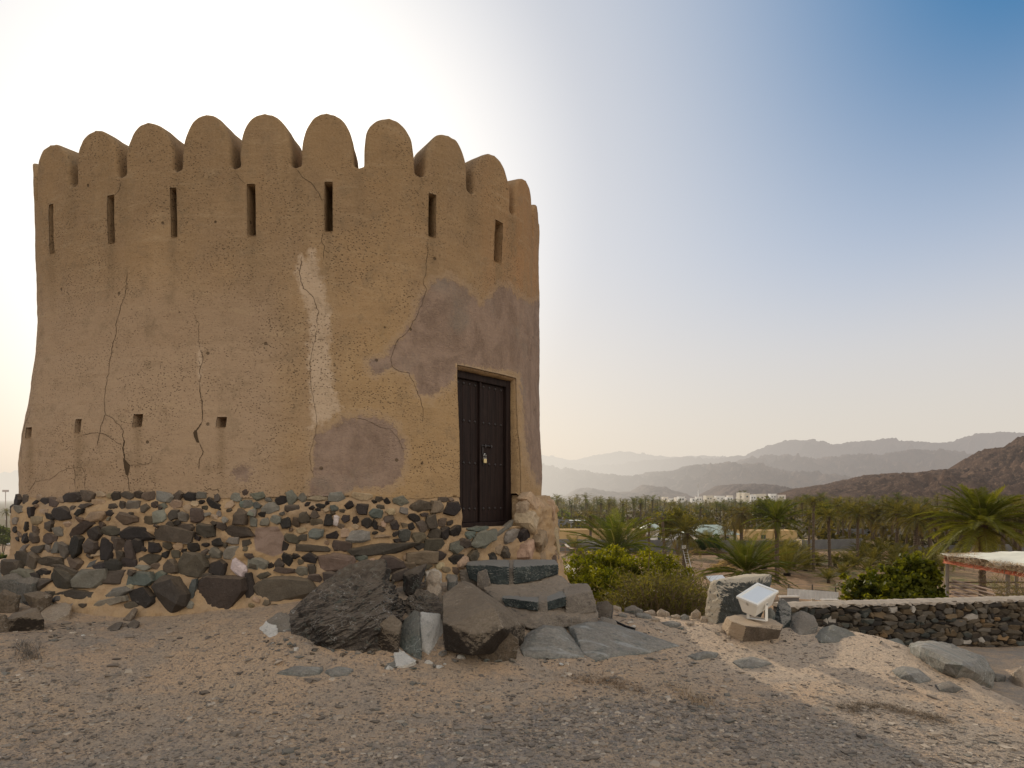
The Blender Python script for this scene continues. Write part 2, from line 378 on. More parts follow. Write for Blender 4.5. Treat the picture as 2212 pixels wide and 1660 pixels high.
def ground():
    m, t = material('stony_ground'); co = t.n('ShaderNodeNewGeometry').outputs['Position']
    near = t.attr('near')
    n0 = t.noise(co, .55, 5, .6); n1 = t.noise(co, 2.2, 7, .65, .4); n2 = t.noise(co, 11, 6, .7); n3 = t.noise(co, 60, 4, .7)
    c = t.mix(t.ramp(n0, .38, .62), (.47, .335, .215), (.345, .28, .215))
    c = t.mix(t.math('MULTIPLY', t.ramp(n1, .43, .60), .75), c, (.54, .36, .215))
    c = t.mix(t.math('MULTIPLY', t.ramp(n2, .52, .68), .55), c, (.26, .215, .17))
    gr = t.math('ADD', t.attr('gravelly'), t.math('MULTIPLY', t.math('SUBTRACT', n1, .5), 1.2))
    gm = t.math('MULTIPLY', t.ramp(gr, .25, .75), t.ramp(n2, .36, .60))
    c = t.mix(t.math('MULTIPLY', gm, .85), c, (.25, .22, .192))
    c = t.mix(t.math('MULTIPLY', t.attr('pale'), .65), c, (.60, .455, .32))
    vo = t.n('ShaderNodeTexVoronoi', {'Vector': co, 'Scale': 70.0}); 
    peb = t.math('MULTIPLY', t.math('SUBTRACT', 1.0, t.ramp(vo.outputs[0], .25, .42)), t.ramp(t.n('ShaderNodeSeparateXYZ', {0: vo.outputs[1]}).outputs[0], .35, .55))
    c = t.mix(t.math('MULTIPLY', peb, .6), c, t.mix(t.n('ShaderNodeSeparateXYZ', {0: vo.outputs[1]}).outputs[1], (.15, .14, .125), (.42, .36, .30)))
    n4 = t.noise(co, 30, 7, .78); n5 = t.noise(co, 120, 3, .7)
    c = t.mix(t.math('MULTIPLY', t.ramp(n4, .47, .60), t.math('ADD', .28, t.math('MULTIPLY', gm, .5))), c, (.19, .165, .142))
    c = t.mix(t.math('MULTIPLY', t.ramp(n4, .50, .36), t.math('ADD', .15, t.math('MULTIPLY', gm, .25))), c, (.56, .45, .34))
    vb = t.n('ShaderNodeTexVoronoi', {'Vector': co, 'Scale': 33.0}); vs = t.n('ShaderNodeSeparateXYZ', {0: vb.outputs[1]})
    pb = t.math('MULTIPLY', t.math('SUBTRACT', 1.0, t.ramp(vb.outputs[0], .22, .36)), t.ramp(vs.outputs[0], .55, .65))
    c = t.mix(t.math('MULTIPLY', pb, .7), c, t.mix(vs.outputs[1], (.11, .10, .09), (.40, .34, .28)))
    c = t.mix(t.math('MULTIPLY', t.ramp(n5, .52, .66), .35), c, (.12, .10, .085))
    c = t.mix(t.math('MULTIPLY', t.ramp(n3, .5, .8), .3), c, (.55, .44, .33))
    # valley earth
    v0 = t.noise(co, .035, 6, .65); v1 = t.noise(co, .22, 6, .7); v2 = t.noise(co, 1.3, 5, .7)
    v = t.mix(t.ramp(v1, .35, .65), (.36, .22, .12), (.27, .17, .10))
    v = t.mix(t.math('MULTIPLY', t.ramp(v2, .46, .66), .75), v, (.13, .095, .055))
    v = t.mix(t.math('MULTIPLY', t.ramp(v0, .50, .62), t.ramp(v2, .35, .6)), v, (.085, .105, .028))
    sp = t.n('ShaderNodeSeparateXYZ', {0: co})
    fa = t.ramp(sp.outputs[1], 95.0, 170.0)
    v = t.mix(t.math('MULTIPLY', fa, .75), v, (.060, .060, .026))
    c = t.mix(near, v, c)
    h = t.math('ADD', t.math('ADD', t.math('MULTIPLY', n2, .6), t.math('MULTIPLY', n3, .35)), t.math('ADD', t.math('MULTIPLY', peb, .45), t.math('MULTIPLY', pb, .6)))
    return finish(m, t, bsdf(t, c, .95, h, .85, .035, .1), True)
M['ground'] = ground()

def leafmat(name, trans=.35, tint=(1.3, 1.35, .5), haze=True, rough=.55):
    m, t = material(name); c = t.attr('Col', 'Color')
    ob = t.n('ShaderNodeObjectInfo').outputs['Random']
    k = t.math('ADD', .8, t.math('MULTIPLY', ob, .4))
    c = t.n('ShaderNodeVectorMath', {0: c, 'Scale': k}, operation='SCALE').outputs[0]
    a = bsdf(t, c, rough, spec=.10)
    b = t.n('ShaderNodeBsdfTranslucent', {'Color': t.mix(1.0, c, tint, 'MULTIPLY')}).outputs[0]
    x = t.n('ShaderNodeMixShader', {0: trans, 1: a, 2: b}).outputs[0]
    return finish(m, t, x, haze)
M['leaf'] = leafmat('leaves', .45, (1.9, 1.8, .6))
M['frond'] = leafmat('palm_fronds', .38, (1.9, 1.7, .7))
M['dry'] = leafmat('dry_grass', .2, (1, .9, .7), False, .9)
M['trunk'] = simple('palm_trunk', (.105, .076, .052), .95, .5, 5, True, .1, bs=.7)
M['twig'] = simple('twigs', (.14, .10, .065), .9, .3, 8, True, .1)
M['tarp'] = simple('cream_tarpaulin', (.66, .62, .50), .8, .2, 2.5, False, .15, bs=.4)
M['red_iron'] = simple('red_oxide_iron', (.48, .135, .06), .7, .35, 7)
M['pipe'] = simple('grey_steel_pipe', (.36, .34, .31), .6, .25, 9)
M['sheet'] = simple('corrugated_sheet', (.55, .54, .52), .5, .25, 3, spec=.4)
M['blockwall'] = simple('grey_block_wall', (.165, .16, .155), .9, .35, 1.2, True, .1)
M['ochre'] = simple('ochre_render', (.50, .34, .155), .9, .15, .6, True, .1)
M['greenroof'] = simple('green_roof_sheet', (.42, .47, .39), .6, .15, .5, True)
M['glass'] = simple('window_glass', (.03, .05, .06), .15, .1, 4, True, .6)

def hillmat(name, a, b, c3, sc):
    m, t = material(name); co = t.n('ShaderNodeNewGeometry').outputs['Position']
    n = t.noise(co, sc, 8, .68); n2 = t.noise(co, sc*6, 6, .7)
    c = t.mix(t.ramp(n, .38, .62), a, b); c = t.mix(t.math('MULTIPLY', t.ramp(n2, .52, .68), .7), c, c3)
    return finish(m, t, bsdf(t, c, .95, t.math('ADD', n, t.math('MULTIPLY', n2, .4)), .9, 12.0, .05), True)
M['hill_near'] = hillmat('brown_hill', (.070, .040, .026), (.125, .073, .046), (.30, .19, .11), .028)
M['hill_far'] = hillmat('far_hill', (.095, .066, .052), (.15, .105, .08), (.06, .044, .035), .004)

# ================================================================ GROUND
_cp = np.array([
 (-3.95, 6.5, -1.13), (-2.97, 6.4, -1.12), (-2.3, 6.45, -1.04), (-.92, 6.7, -.88), (-.5, 7.0, -.85), (1.04, 7.3, -1.24), (.36, 5.8, -1.33),
 (-.96, 5.6, -1.28), (-1.9, 5.6, -1.18), (-3.63, 5.4, -1.17), (-4.6, 6.6, -1.08), (-5.4, 7.1, -1.0), (-6.3, 8.2, -.8), (-6.6, 9.2, -.8),
 (-3, 4, -1.5), (0, 4, -1.56), (2.5, 4, -1.6), (0, 3, -1.6), (-3, 2.5, -1.58), (3, 2.5, -1.64), (0, 1, -1.63), (0, -2, -1.66), (-4, -2, -1.66), (4, -2, -1.7),
 (0, 4.9, -1.50), (-2.4, 5.0, -1.40), (2.58, 6.5, -1.48), (3.3, 5.0, -1.60), (2.55, 7.0, -1.40), (1.84, 7.9, -1.34), (1.25, 8.0, -1.30), (.8, 8.4, -1.28),
 (2.6, 8.3, -1.42), (3.4, 7.8, -1.44), (4.0, 7.4, -1.50), (4.1, 6.5, -1.60), (4.1, 5.7, -1.66), (4.2, 4.5, -1.75),
 (1.9, 9.4, -1.85), (1.2, 10, -2.1), (3.3, 9.6, -2.2), (1.0, 12, -2.7), (4.6, 9.4, -2.3),
 (8.3, 11.5, -2.48), (6.3, 11.3, -2.46), (8, 9.3, -2.45), (5.6, 8.2, -2.32), (5.2, 6.4, -2.2), (6, 5, -2.25), (8, 6, -2.4), (7, 2, -2.3), (11, 12, -2.5),
 (6, 14.5, -3.3), (10, 14.5, -3.2), (15, 20, -4.6), (10, 24, -5.4), (18, 28, -5.8), (0, 18, -4.3), (2, 30, -6.6), (4, 20, -4.7),
 (-7.6, 8.2, -1.25), (-9, 9.5, -2.2), (-11, 11.5, -3.6), (-8.5, 5.5, -1.7), (-6, 4.5, -1.35), (-11, 3, -2.6),
 (-3, 14, -1.7), (-3, 18, -3.6), (-14, 20, -5.8), (-20, 30, -7.6), (30, 35, -7.4), (20, 12, -4), (-20, 5, -5), (-10, -10, -2.6), (12, -10, -3), (0, -14, -2.4),
 (0, 45, -7.9), (-30, 45, -8), (30, 50, -8), (45, 30, -8), (-45, 20, -8), (45, 0, -8), (-45, -10, -8), (0, -45, -8)])
def _U(r2): return np.where(r2 > 0, r2*np.log(r2+1e-12), 0)
_K = _U(((_cp[:, None, :2]-_cp[None, :, :2])**2).sum(2))+np.eye(len(_cp))*.02
_Pm = np.c_[np.ones(len(_cp)), _cp[:, :2]]
_sol = np.linalg.solve(np.block([[_K, _Pm], [_Pm.T, np.zeros((3, 3))]]), np.r_[_cp[:, 2], 0, 0, 0])
VZ = -8.0
def gz(x, y, detail=True):
    x = np.atleast_1d(np.asarray(x, float)); y = np.atleast_1d(np.asarray(y, float))
    z = np.full(x.shape, VZ); r = np.hypot(x, y); near = r < 70
    if near.any():
        q = np.c_[x[near], y[near]]
        K = _U(((q[:, None, :]-_cp[None, :, :2])**2).sum(2))
        zz = K @ _sol[:-3]+np.c_[np.ones(len(q)), q] @ _sol[-3:]
        zz = np.clip(zz, VZ-.4, -.3); w = sstep(36, 58, r[near]); z[near] = zz*(1-w)+VZ*w
    if detail:
        P = np.c_[x, y, np.zeros_like(x)]
        n = fbm(P*1.1, 4, 3)*.035+fbm(P*5, 3, 8)*.012+np.maximum(fbm(P*14, 2, 5), 0)*.008
        z = z+n*sstep(40, 10, r)+fbm(P*.05, 3, 4)*.35*sstep(25, 70, r)
    return z
def gz1(x, y): return float(gz([x], [y])[0])
def lines(segs):
    out = []
    for a, b, s in segs: out += list(np.arange(a, b, s))
    return np.array(out+[segs[-1][1]])
gx = lines([(-24000, -3000, 1500), (-3000, -300, 150), (-300, -60, 12), (-60, -14, 2), (-14, -7, .25), (-7, -5.5, .06), (-5.5, 5.5, .027), (5.5, 9.5, .06), (9.5, 24, .5), (24, 80, 2.5), (80, 400, 15), (400, 3000, 150), (3000, 24000, 1500)])
gy = lines([(-400, -60, 30), (-60, -5, 3), (-5, 2, .4), (2, 3.2, .08), (3.2, 8.6, .027), (8.6, 13, .09), (13, 36, .6), (36, 120, 3), (120, 500, 15), (500, 3000, 120), (3000, 22000, 1200)])
XX, YY = np.meshgrid(gx, gy)
xs, ys = XX.ravel(), YY.ravel()
ZZ = np.concatenate([gz(xs[i:i+40000], ys[i:i+40000]) for i in range(0, len(xs), 40000)])
nx, ny = len(gx), len(gy)
idx = np.arange(nx*ny).reshape(ny, nx)
fc = np.stack([idx[:-1, :-1], idx[:-1, 1:], idx[1:, 1:], idx[1:, :-1]], -1).reshape(-1, 4)
def gravelly(x, y):      # where loose dark stones gather
    g = .55*np.exp(-((x-.9)**2/1.1+(y-4.95)**2/.12))+.45*sstep(5.4, 4.3, y)+.35*sstep(-2.5, -4.5, x)*sstep(6, 4.5, y)
    g = g+.4*np.exp(-((x-.1-(y-4.4)*.9)**2/.35))*sstep(5.3, 4.6, y)
    return g+fbm(np.c_[x, y, x*0]*.8, 3, 12)*.35
near = sstep(17, 11, np.hypot(xs-1, ys-5))
tipx = 1.2
pale = sstep(5.6, 6.6, ys+.15*xs)*sstep(1.0, 1.9, xs)*sstep(5.5, 4.2, xs)
gobj = mk('ground', np.c_[xs, ys, ZZ], fc, M['ground'], None, None, True, {'near': near, 'gravelly': gravelly(xs, ys), 'pale': pale})
tag(gobj, kind='structure')
# ================================================================ TOWER
TP = np.array([(-5.83, 8.9), (-5.34, 7.76), (-4.83, 7.37), (-4.34, 7.17), (-3.68, 6.98), (-3.08, 6.89), (-2.46, 6.81), (-1.82, 6.80), (-1.25, 6.88), (-.72, 7.15), (-.27, 7.61),
               (.10, 8.15), (.29, 8.80), (.36, 9.55), (.25, 10.6), (-.35, 11.8), (-1.4, 12.6), (-2.8, 12.9), (-4.2, 12.5), (-5.3, 11.6), (-5.8, 10.3)])
def catmull(P, n):
    k = len(P); out = []
    for i in range(k):
        a, b, c, d = P[i-1], P[i], P[(i+1) % k], P[(i+2) % k]
        for t in np.linspace(0, 1, n, endpoint=False):
            out.append(.5*((2*b)+(c-a)*t+(2*a-5*b+4*c-d)*t*t+(3*b-a-3*c+d)*t**3))
    return np.array(out)
_pl = catmull(TP, 60)
for _ in range(40): _pl = (np.roll(_pl, 1, 0)+2*_pl+np.roll(_pl, -1, 0))/4
_seg = np.linalg.norm(np.roll(_pl, -1, 0)-_pl, axis=1)
_S = np.r_[0, np.cumsum(_seg)]; PER = _S[-1]
_plc = np.vstack([_pl, _pl[:1]])
def plan(u):
    u = np.mod(u, PER); p = np.c_[np.interp(u, _S, _plc[:, 0]), np.interp(u, _S, _plc[:, 1])]
    e = .03; a = np.mod(u+e, PER); b = np.mod(u-e, PER)
    tx = np.interp(a, _S, _plc[:, 0])-np.interp(b, _S, _plc[:, 0]); ty = np.interp(a, _S, _plc[:, 1])-np.interp(b, _S, _plc[:, 1])
    L = np.hypot(tx, ty)+1e-9
    return p, np.c_[ty/L, -tx/L]            # point, outward normal (the loop runs counter-clockwise)
_us = np.linspace(0, PER, 6000, endpoint=False); _pp, _nn = plan(_us)
_tan = _pp[:, 0]/_pp[:, 1]
_i0, _i1 = int(np.argmin(_tan)), int(np.argmax(_tan)); UL, UR = _us[_i0], _us[_i1]
if UR < UL: UR += PER
_vis = np.linspace(UL, UR, 3000); _vt = plan(_vis)[0]; _vt = _vt[:, 0]/_vt[:, 1]; _vt = np.maximum.accumulate(_vt)
def u_at(xpx, off=0.0):
    """arc position of the wall point that the photograph shows in column xpx"""
    if np.ndim(off) == 0 and off == 0: return np.interp((xpx-CX)/F, _vt, _vis)
    p, n = plan(_vis); q = p+n*off; t = np.maximum.accumulate(q[:, 0]/q[:, 1]); return np.interp((xpx-CX)/F, t, _vis)
def batter(u, z):
    u = np.asarray(u, float); z = np.asarray(z, float)
    p, n = plan(u)
    w = .22+.78*sstep(-.6, -4.6, p[:, 0])      # the left side splays out most
    o = np.interp(z, [-2, 0, .4, .715, 1.08, 1.54, 2.4, 3.3, 4], [.165, .165, .16, .125, .06, 0, 0, .02, .035])
    return o*w
def wall_pts(u, z, push=0.0):
    u = np.asarray(u, float); z = np.broadcast_to(np.asarray(z, float), u.shape)
    p, n = plan(u); o = batter(u, z)
    P = np.c_[p+n*o[:, None], z]; N = np.c_[n, np.zeros(len(u))]
    d = fbm(P*.9, 3, 21)*.035+fbm(P*3.5, 3, 22)*.010+fbm(P*14, 2, 23)*.0035
    d = d*sstep(0, .1, 1.0)
    return P+N*(d+push)[:, None] if np.ndim(push) else P+N*(d+push)[:, None], N
def wall_at(xpx, ypx, push=0.0):
    """wall point behind pixel (xpx, ypx)"""
    xpx = np.asarray(xpx, float); ypx = np.asarray(ypx, float); u = u_at(xpx); z = (HY-ypx)/F*7
    for _ in range(6):
        P, N = wall_pts(u, z); Y = P[:, 1]; z = (HY-ypx)/F*Y
        # correct the arc position for the batter
        t = P[:, 0]/Y; u = u+np.clip(((xpx-CX)/F-t)*Y*1.0, -.2, .2)*np.where(True, .8, 0)
        u = np.clip(u, UL-.2, UR+.2)
    return wall_pts(u, z, push)+(u, z)
Z0, ZT = 3.25, 3.79

tower = empty('watchtower', (-2.8, 9.8, -1.3), 'old round mud-plastered watchtower with scalloped battlements on a rubble stone base', 'watchtower')
# ---- openings (photograph columns / rows)
def rect(x0, x1, y0, y1):
    (_, _, ua, za), (_, _, ub, zb) = wall_at([x0], [y0]), wall_at([x1], [y1]); return [float(ua[0]), float(ub[0]), float(zb[0]), float(za[0])]
SL = [(106, 118, 443, 545), (232, 249, 424, 524), (367, 383, 407, 512), (533, 553, 397, 509), (701, 719, 394, 500), (926, 942, 417, 514), (1070, 1083, 474, 570)]
HO = [(61, 70, 925, 945), (164, 174, 906, 934), (289, 306, 895, 922), (469, 488, 901, 923)]
opens = [rect(*a) for a in SL]+[rect(*a) for a in HO]
uA, uB = float(u_at(988)), float(u_at(1117)); DZ0, DZ1 = -.31, 1.41
opens_w = opens+[[uA, uB, -5, DZ1]]
def grid_lines(lo, hi, step, keys):
    L = list(np.arange(lo, hi, step))+[hi]
    for k in keys:
        if lo < k < hi:
            L = [q for q in L if abs(q-k) > step*.45]+[k]
    return np.array(sorted(L))
ku = [q for o in opens_w for q in o[:2]]; kz = [q for o in opens_w for q in o[2:]]
uf = grid_lines(UL-.35, UR+.35, .022, ku); ub_ = np.arange(UR+.35, UL-.35+PER, .12)[1:-1]
uu = np.r_[uf, ub_]; zz = grid_lines(0.0, Z0, .022, kz)

POLY = [[(905,655),(918,630),(945,603),(975,600),(1000,620),(1022,640),(1040,660),(1062,638),(1080,617),(1100,620),(1122,645),(1150,655),(1180,640),(1185,1060),(1160,1045),(1142,1000),(1133,950),(1130,880),(1121,812),(1118,806),(988,788),(985,820),(960,840),(930,860),(905,850),(893,815),(862,800),(840,795),(815,810),(797,800),(797,780),(830,770),(850,745),(870,725),(895,690)],
        [(680,940),(710,925),(745,905),(790,897),(830,903),(855,922),(872,950),(875,985),(865,1030),(845,1050),(760,1060),(700,1085),(660,1085),(680,1010),(677,960)],
        [(500,1015),(520,1004),(540,1010),(545,1025),(530,1040),(510,1036)]]
STREAK = [[(640,570),(652,545),(660,560),(665,536),(680,540),(690,570),(705,620),(716,680),(712,760),(725,840),(738,880),(720,905),(690,920),(672,930),(668,850),(662,760),(668,700),(655,650),(640,620)],
          [(428,745),(438,750),(436,800),(430,830),(427,790)]]
def sdf(px, py, poly):
    P = np.array(poly, float); d = np.full(px.shape, 1e9); ins = np.zeros(px.shape, bool)
    for a, b in zip(P, np.roll(P, -1, 0)):
        e = b-a; wx, wy = px-a[0], py-a[1]; t = np.clip((wx*e[0]+wy*e[1])/(e @ e), 0, 1)
        d = np.minimum(d, np.hypot(wx-e[0]*t, wy-e[1]*t))
        c = (a[1] <= py) != (b[1] <= py); xi = a[0]+(py-a[1])/(e[1] if e[1] else 1e-9)*e[0]; ins ^= c & (px < xi)
    return np.where(ins, d, -d)
def paint(P):
    """weathering of the outer skin: distance fields of the repairs, carried by the mesh"""
    px = CX+F*P[:, 0]/P[:, 1]; py = HY-F*P[:, 2]/P[:, 1]; k = P[:, 1]/F
    front = (P[:, 1] < 9.75) & (P[:, 0] > -6)
    def fld(L): return np.where(front, .5+np.clip(np.max([sdf(px, py, q) for q in L], 0)*k, -.5, .5), 0)
    warm = sstep(1000, 1130, px)*sstep(760, 560, py)*front
    pink = sstep(560, 690, py)*sstep(640, 560, px)*front+.25*sstep(100, 700, py)*front*sstep(820, 600, px)
    gold = sstep(640, 760, px)*sstep(560, 900, py)*front
    drip = sum(np.exp(-((px-(a+b)/2)/9)**2)*sstep(d-4, d+6, py)*sstep(d+190, d+10, py) for a, b, c_, d in SL+HO)*front
    drip = np.clip(drip+sum(np.exp(-((px-a)/12)**2)*sstep(b-4, b+8, py)*sstep(b+160, b+10, py) for a, b in ((157, 406), (264, 390), (382, 380), (507, 370), (640, 366), (775, 368), (908, 382), (1018, 423), (1106, 465)))*front, 0, 1)
    return {'drip': drip, 'patch': fld(POLY), 'streak': fld(STREAK), 'warm': warm, 'pink': pink, 'gold': gold}

U2, Z2 = np.meshgrid(uu, zz); us, zs = U2.ravel(), Z2.ravel().copy()
nu, nz = len(uu), len(zz)
low = np.arange(nu); zs[low] = .015+.05*fbm(np.c_[us[low]*2.6, us[low]*0, us[low]*0], 5, 31, .65)
WP, WN = wall_pts(us, zs)
gi = np.arange(nu*nz).reshape(nz, nu)
rem = np.zeros((nz-1, nu), bool)
um = (uu+np.r_[uu[1:], uu[0]+PER])/2; zm = (zz[1:]+zz[:-1])/2
for o in opens_w: rem |= ((um > o[0]) & (um < o[1]))[None, :] & ((zm > o[2]) & (zm < o[3]))[:, None]
jn = np.roll(np.arange(nu), -1)
cells = np.stack([gi[:-1], gi[:-1][:, jn], gi[1:][:, jn], gi[1:]], -1)
faces = cells[~rem].tolist(); V = [WP]; base = nu*nz; mi = [0]*len(faces)
def reveal(o, depth, taper=.0, back=True, dirn=None):
    global base
    i0, i1 = int(np.argmin(abs(uu-o[0]))), int(np.argmin(abs(uu-o[1])))
    j0, j1 = int(np.argmin(abs(zz-max(o[2], 0)))), int(np.argmin(abs(zz-o[3])))
    loop = [gi[j, i0] for j in range(j0, j1)]+[gi[j1, i] for i in range(i0, i1)]+[gi[j, i1] for j in range(j1, j0, -1)]+[gi[j0, i] for i in range(i1, i0, -1)]
    nrm = WN[gi[(j0+j1)//2, (i0+i1)//2]] if dirn is None else dirn
    L = np.array(loop); prev = L; nl = len(L); cen = WP[L].mean(0)
    for d in (.012, .04, depth*.4, depth):
        q = WP[L]-nrm*d; q = cen-nrm*d+(q-(cen-nrm*d))*(1-(.02 if d < .03 else .05)-taper*d)
        q = q+(fbm(q*18, 2, 5)*.006)[:, None]
        V.append(q); cur = np.arange(base, base+nl); base += nl
        for a in range(nl):
            b = (a+1) % nl
            if j0 == 0 and back is False and loop[a] < nu and loop[b] < nu: continue
            faces.append([int(prev[a]), int(prev[b]), int(cur[b]), int(cur[a])]); mi.append(0)
        prev = cur
    if back: faces.append([int(q) for q in prev]); mi.append(1)
for o in opens[:7]: reveal(o, .42)
for o in opens[7:]: reveal(o, .22)
pA, pB = wall_pts([uA], .7)[0][0], wall_pts([uB], .7)[0][0]
dA = np.array([*pA[:2], 0]); dB = np.array([*pB[:2], 0]); dT = (dB-dA); DW = np.linalg.norm(dT); dT /= DW; dN = np.array([dT[1], -dT[0], 0])
reveal([uA, uB, 0, DZ1], .30, 0, False, dN)
# top of the wall, parapet and roof
pt, nt_ = plan(uu); ring0 = gi[-1]
def ring(th, z):
    global base
    P = np.c_[pt-nt_*th, np.full(nu, z)]; V.append(P); r = np.arange(base, base+nu); base += nu; return r
V.append(WP[ring0].copy()); ring0 = np.arange(base, base+nu); base += nu
r1, r2, r3 = ring(.06, Z0-.004), ring(.42, Z0-.004), ring(.42, 2.85)
for a, b in ((ring0, r1), (r1, r2), (r2, r3)):
    q = np.stack([a, a[jn], b[jn], b], -1).tolist(); faces += q; mi += [0]*len(q)
V.append(np.array([[-2.8, 9.8, 2.85]])); faces += [[int(r3[i]), int(r3[jn[i]]), base] for i in range(nu)]; mi += [0]*nu; base += 1
VV = np.vstack(V)
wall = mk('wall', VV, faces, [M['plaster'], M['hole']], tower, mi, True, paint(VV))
# ---- battlements
NX = [78.6, 157.6, 264, 382.6, 507, 640, 775, 908, 1018, 1106.6, 1151]
nu_ = [float(wall_at([x], [400])[2][0]) for x in NX]
back_n = int(round((nu_[0]+PER-nu_[-1])/.62)); nu_ += list(nu_[-1]+(nu_[0]+PER-nu_[-1])*np.arange(1, back_n)/back_n)
edges = nu_+[nu_[0]+PER]
rnd = random.Random(4)
def merlon(ua, ub, k):
    h = (ub-ua)/2; uc = (ua+ub)/2; H = ZT-Z0+rnd.uniform(-.02, .02); T = .40; nr, ns = 34, 25
    skew = rnd.uniform(-.015, .015)
    tt = 1-np.cos(np.linspace(0, math.pi/2, nr)); tt = np.sin(np.linspace(0, math.pi/2, nr))
    e_ = np.clip((tt-.34)/.66, 0, 1)
    hw = (h-.046)*np.maximum(1-e_**2.3, 0)**.47*(1-.03*tt)+.048*np.clip(1-np.sqrt(np.clip(tt*H/.055, 0, 1)*(2-np.clip(tt*H/.055, 0, 1))), 0, 1); hw[-1] = .004
    hw *= 1+.03*vnoise(np.c_[tt*4, tt*0+k, tt*0], 3)
    ss = np.sin(np.linspace(-math.pi/2, math.pi/2, ns))
    u = (uc+skew*tt)[:, None]+hw[:, None]*ss[None, :]; z = np.broadcast_to((Z0+tt*H)[:, None], u.shape)
    dist = np.minimum((1-np.abs(ss))[None, :]*hw[:, None]*1.3, ((1-tt)*H)[:, None]*.9+(1-np.abs(ss))[None, :]*.03)
    r = .05; dd = np.clip(1-dist/r, 0, 1); push = -r*(1-np.sqrt(1-dd**2))
    push = push*sstep(0, .06, tt)[:, None]
    Pf, N = wall_pts(u.ravel(), z.ravel(), push.ravel())
    Pf = Pf+np.c_[N[:, :2]*0, fbm(Pf*9, 3, 60+k)*.012*np.repeat(sstep(.05, .3, tt), ns)]
    g = np.arange(nr*ns).reshape(nr, ns); fs = np.stack([g[:-1, :-1], g[:-1, 1:], g[1:, 1:], g[1:, :-1]], -1).reshape(-1, 4).tolist()
    ol = np.r_[g[:, -1], g[::-1, 0][1:]]; v = [Pf]; b0 = nr*ns; prev = ol; n0 = N[nr//2*ns+ns//2]
    Po = Pf[ol]; Nn = N[ol]
    for d in (.08, .16, .25, .34, T):
        q = Po-Nn*(d+push.ravel()[ol]*0)[:, None] if np.ndim(d) else Po-Nn*d
        q = q+(fbm(q*7, 3, 80+k)*.012)[:, None]*np.array([.6, .6, 1])*sstep(0, .05, np.r_[tt, tt[::-1][1:]])[:, None]
        v.append(q); cur = np.arange(b0, b0+len(ol)); b0 += len(ol)
        fs += [[int(prev[i]), int(cur[i]), int(cur[i+1]), int(prev[i+1])] for i in range(len(ol)-1)]; prev = cur
    nr2 = nr
    for i in range(nr2-1):      # back face: right side row i with left side row i
        ra, rb = prev[i], prev[i+1]; la, lb = prev[2*nr-2-i], prev[max(2*nr-3-i, nr-1)]
        q = [int(ra), int(la), int(lb), int(rb)]; q = list(dict.fromkeys(q))
        if len(q) > 2: fs.append(q)
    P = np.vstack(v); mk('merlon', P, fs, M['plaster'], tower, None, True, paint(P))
for k in range(len(edges)-1): merlon(edges[k], edges[k+1], k)

# ---- cracks: thin dark gaps lying on the skin
def zm1(L): return [(x*.325, 608.3+y*.325) for x, y in L]
def zm2(L): return [(608.3+x*.3665, 497.7+y*.3665) for x, y in L]
CR = [(zm1([(850,-60),(838,0),(835,60),(800,170),(780,250),(755,400),(730,530),(710,640),(697,760),(697,850),(703,885)]), 2.0),
 (zm1([(703,885),(690,920),(670,975),(655,1050),(645,1090)]), 2.2), (zm1([(703,885),(750,910),(790,950),(820,990),(823,1060)]), 2.6),
 (zm1([(823,1050),(824,1080),(820,1130),(828,1180)]), 6), (zm1([(845,1285),(855,1340),(860,1400)]), 2.6),
 (zm1([(550,1020),(600,1010),(650,1005),(700,1015),(740,1045),(780,1075),(820,1088)]), 2), (zm1([(865,1222),(920,1220),(970,1215),(1015,1195)]), 1.8),
 (zm1([(1280,190),(1325,280),(1320,350),(1330,450)]), 1.3), (zm1([(1330,450),(1348,500),(1330,580),(1328,680)]), 2.4), (zm1([(1328,680),(1338,780),(1348,880),(1345,930)]), 3.6), (zm1([(1345,930),(1310,985),(1298,1000)]), 5),
 (zm1([(1325,1075),(1352,1130),(1325,1190),(1322,1250)]), 3.0),
 (zm1([(2008,-170),(1998,-100),(2000,0),(2020,50),(2080,100),(2120,200),(2110,300)]), 2.4), (zm1([(2110,300),(2080,440),(2062,560),(2068,700),(2085,800),(2105,900),(2105,960),(2080,1080),(2060,1180),(2085,1290)]), 1.7),
 (zm1([(200,1400),(240,1330),(330,1320),(400,1265),(500,1235),(550,1240),(568,1290),(568,1390)]), 1.5),
 (zm2([(865,60),(850,200),(835,310),(855,350),(800,500),(755,580),(690,640),(645,750),(650,800),(690,830),(750,840),(775,890),(800,950),(825,1030),(835,1080),(830,1130)]), 1.8),
 (zm2([(250,10),(235,60),(255,100),(248,180)]), 2), (zm2([(430,1105),(500,1120),(560,1150),(640,1170),(695,1240),(720,1310)]), 1.4),
 ([(640,366),(655,385),(672,395),(690,420),(697,436)], 2.6), ([(262,392),(258,410),(245,425)], 1.6), ([(507,372),(517,386),(531,398)], 1.6),
 ([(160,1000),(163,1030),(165,1062)], 1.4), ([(440,1062),(452,1056),(470,1058),(474,1064)], 2.2), ([(70,880),(55,935),(50,1000)], 1.2)]
cb = MB(); rr = random.Random(8)
